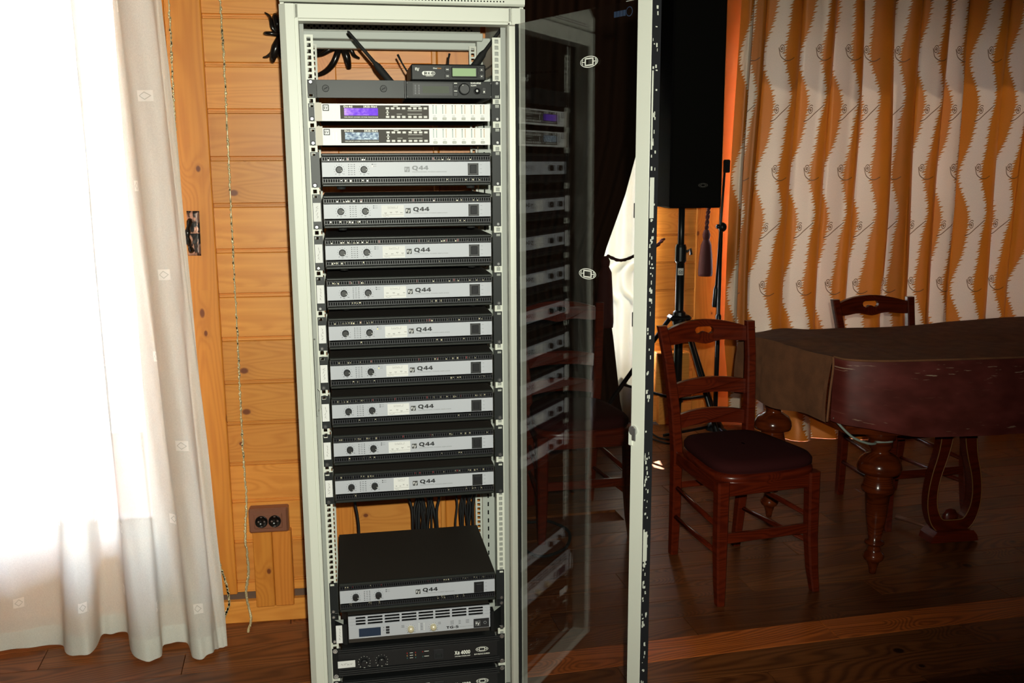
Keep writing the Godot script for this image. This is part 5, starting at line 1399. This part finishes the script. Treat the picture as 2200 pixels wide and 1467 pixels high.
# =====================================================================================
# the covered piano
# =====================================================================================
func piano():
	var pn := thing("grand_piano", "old reddish wooden piano on turned legs, hidden by its cloth cover", "piano", Transform3D.IDENTITY)
	var s := S()
	var out := PackedVector2Array([Vector2(1.64, 3.16), Vector2(1.86, 3.10), Vector2(3.6, 3.10), Vector2(3.6, 3.98), Vector2(2.7, 3.98), Vector2(2.15, 3.90), Vector2(1.80, 3.90), Vector2(1.56, 3.82)])
	prism(s, out, 0.555, 0.775, Transform3D(Basis(Vector3(1, 0, 0), Vector3(0, 0, -1), Vector3(0, 1, 0)), Vector3.ZERO)); part("case", s, M.piano_wood, pn)
	var prof := []
	for q in [[0, 0.0], [15, 1400], [17, 1390], [20, 1370], [30, 1340], [44, 1328], [50, 1312], [46, 1300], [36, 1288], [27, 1262], [31, 1255], [45, 1248], [45, 1240], [28, 1230], [39, 1170], [50, 1100], [58, 992], [74, 987], [77, 970], [70, 955], [66, 935], [60, 908], [64, 898], [97, 892], [102, 872], [98, 850], [86, 826], [68, 812], [43, 801], [40, 786], [54, 772], [56, 735], [70, 722], [70, 690]]:
		if q[1] == 0.0: prof.append(Vector2(0, 0.0))
		else: prof.append(Vector2(q[0] * 0.000785, (1400 - q[1]) * 0.00079))
	for p in [Vector3(1.788, 0, -3.178), Vector3(1.635, 0, -3.80), Vector3(3.35, 0, -3.20)]:
		s = S(true); lathe(s, prof, 28); part("turned_leg", s, M.piano_wood, pn, at(p))
	# lyre with its block and pedals
	s = S()
	var cl := [[-0.050, 0.56, 0.050], [-0.052, 0.45, 0.050], [-0.064, 0.37, 0.044], [-0.088, 0.28, 0.040], [-0.098, 0.20, 0.040], [-0.090, 0.13, 0.044], [-0.060, 0.075, 0.052], [0.0, 0.062, 0.060], [0.060, 0.075, 0.052], [0.090, 0.13, 0.044], [0.098, 0.20, 0.040], [0.088, 0.28, 0.040], [0.064, 0.37, 0.044], [0.052, 0.45, 0.050], [0.050, 0.56, 0.050]]
	var cps := []
	for q in cl: cps.append(Vector3(q[0], q[1], q[2]))
	cps = curve(cps, 4)
	var inn := []; var outn := []
	for k in cps.size():
		var a: Vector3 = cps[maxi(k - 1, 0)]; var b: Vector3 = cps[mini(k + 1, cps.size() - 1)]
		var d := Vector2(b.x - a.x, b.y - a.y).normalized()
		var nn = Vector2(-d.y, d.x) * cps[k].z * 0.5
		inn.append(Vector2(cps[k].x, cps[k].y) + nn); outn.append(Vector2(cps[k].x, cps[k].y) - nn)
	for k in cps.size() - 1:
		var q := [inn[k], inn[k + 1], outn[k + 1], outn[k]]
		for z in [-0.022, 0.022]:
			quad(s, Vector3(q[0].x, q[0].y, z), Vector3(q[1].x, q[1].y, z), Vector3(q[2].x, q[2].y, z), Vector3(q[3].x, q[3].y, z), Vector3(0, 0, z))
		var n2: Vector2 = inn[k] - outn[k]
		quad(s, Vector3(q[0].x, q[0].y, -0.022), Vector3(q[1].x, q[1].y, -0.022), Vector3(q[1].x, q[1].y, 0.022), Vector3(q[0].x, q[0].y, 0.022), Vector3(n2.x, n2.y, 0))
		quad(s, Vector3(q[3].x, q[3].y, -0.022), Vector3(q[2].x, q[2].y, -0.022), Vector3(q[2].x, q[2].y, 0.022), Vector3(q[3].x, q[3].y, 0.022), -Vector3(n2.x, n2.y, 0))
	var e1 := S(true)
	for q in [inn, outn]:
		var ln := []
		for v in q: ln.append(Vector3(v.x, v.y, 0.0215))
		tube(e1, ln, 0.0022, 6)
	var ly := part("pedal_lyre", s, M.mahogany[1], pn, at(Vector3(2.258, 0.0, -3.44), 0.03))
	part("gilt_edge", e1, M.worn_edge, ly)
	s = S(); prism(s, PackedVector2Array([Vector2(-0.105, 0.006), Vector2(0.105, 0.006), Vector2(0.098, 0.030), Vector2(0.080, 0.052), Vector2(-0.080, 0.052), Vector2(-0.098, 0.030)]), -0.045, 0.045); part("pedal_block", s, M.mahogany[2], ly)
	s = S(true); lathe(s, [Vector2(0.034, 0), Vector2(0.032, 0.022), Vector2(0.020, 0.040), Vector2(0.0, 0.046)], 16, Transform3D(Basis.from_scale(Vector3(1, 1, 0.6)), Vector3(0, 0.088, 0))); part("boss", s, M.mahogany[1], ly)
	for x in [-0.045, 0.045]:
		s = S(true); tube(s, [Vector3(x, 0.032, -0.04), Vector3(x * 1.4 - 0.02, 0.034, -0.13), Vector3(x * 1.6 - 0.04, 0.030, -0.20)], [0.006, 0.009, 0.012], 8); part("pedal", s, M.bronze, ly)
	# cover: brown cloth over the top and the side, burgundy leathercloth flap in front
	var front := curve([Vector3(1.578, 0.842, -3.165), Vector3(1.600, 0.842, -3.105), Vector3(1.68, 0.842, -3.068), Vector3(1.82, 0.842, -3.052), Vector3(2.2, 0.842, -3.045), Vector3(2.8, 0.842, -3.045), Vector3(3.62, 0.842, -3.045)], 8)
	var back := curve([Vector3(1.495, 0.806, -3.86), Vector3(1.58, 0.806, -3.90), Vector3(1.70, 0.806, -3.935), Vector3(1.90, 0.806, -3.935), Vector3(2.2, 0.806, -3.935), Vector3(2.75, 0.806, -4.01), Vector3(3.62, 0.806, -4.02)], 8)
	var n := FastNoiseLite.new(); n.seed = 23; n.frequency = 2.2; n.fractal_octaves = 3
	var cv := thing("piano_cover", "brown cloth cover with a scuffed burgundy leathercloth front flap, draped over the piano", "piano cover", Transform3D.IDENTITY)
	var rows := []; var uvs := []
	for j in 21:
		var t := j / 20.0
		var row := []; var uv := []
		for i in front.size():
			var p: Vector3 = front[i].lerp(back[i], t)
			var lift := sin(PI * t)
			p.y += 0.012 * n.get_noise_2d(p.x * 1.0, p.z) * (0.35 + lift) + 0.010 * exp(-pow((p.x - 1.72) / 0.08, 2.0)) * t + 0.014 * smoothstep(2.3, 2.9, p.x) * t
			row.append(p); uv.append(Vector2(i, j))
		rows.append(row); uvs.append(uv)
	s = S(true); grid(s, rows, uvs)
	# far and near hems turned down, so that the cloth has an edge
	part("top_cloth", s, M.cover_cloth, cv)
	var top_rows := rows
	rows = []; uvs = []
	for j in 9:
		var t := j / 8.0
		var row := []; var uv := []
		for i in 21:
			var q := i / 20.0
			var a: Vector3 = top_rows[i][0]
			var low := lerpf(0.600, 0.545, q) + 0.008 * sin(q * 9.0)
			var w := 0.006 * sin(q * 13.0 + 0.6) * t + 0.012 * sin(t * PI) + 0.004 * n.get_noise_2d(q * 0.7, t * 0.4) * t
			row.append(Vector3(a.x - 0.985 * w - 0.012 * t, lerpf(a.y, low, t), a.z + 0.17 * w)); uv.append(Vector2(q, t))
		rows.append(row); uvs.append(uv)
	s = S(true); grid(s, rows, uvs); part("side_cloth", s, M.cover_cloth, cv)
	rows = []; uvs = []
	for j in 13:
		var t := j / 12.0
		var row := []; var uv := []
		for i in front.size():
			var a: Vector3 = top_rows[0][i]
			var low := lerpf(0.612, 0.567, smoothstep(1.58, 1.90, a.x))
			var bulge := 0.020 * t + 0.010 * sin(t * PI) + 0.012 * n.get_noise_2d(a.x * 1.5, t * 0.8 + 7.0) * t
			row.append(Vector3(a.x - 0.4 * bulge * smoothstep(1.75, 1.58, a.x), lerpf(a.y, low, t), a.z + bulge)); uv.append(Vector2((a.x - 1.55) / 2.0, t))
		rows.append(row); uvs.append(uv)
	s = S(true); grid(s, rows, uvs); part("front_flap", s, M.vinyl, cv)
	s = S(true); tube(s, front.map(func(p): return p + Vector3(0, 0.002, 0.003)), 0.0045, 6); part("seam", s, M.cover_cloth, cv)
	s = S(true); tube(s, curve([top_rows[0][0] + Vector3(-0.002, 0, 0.004), Vector3(1.572, 0.80, -3.150), Vector3(1.562, 0.72, -3.143), Vector3(1.556, 0.61, -3.142)], 5), 0.0045, 6); part("edge_binding", s, M.cover_cloth, cv)
	s = S(true)
	tube(s, curve([Vector3(1.575, 0.628, -3.13), Vector3(1.60, 0.595, -3.12), Vector3(1.642, 0.556, -3.11), Vector3(1.697, 0.532, -3.11), Vector3(1.735, 0.524, -3.125), Vector3(1.752, 0.522, -3.15), Vector3(1.762, 0.524, -3.142), Vector3(1.795, 0.526, -3.134), Vector3(1.81, 0.524, -3.14)], 6), 0.0045, 8)
	tag(part("white_cord", s, M.cord_white), "pale cord slung from the cover to the top of the front piano leg", "cord")
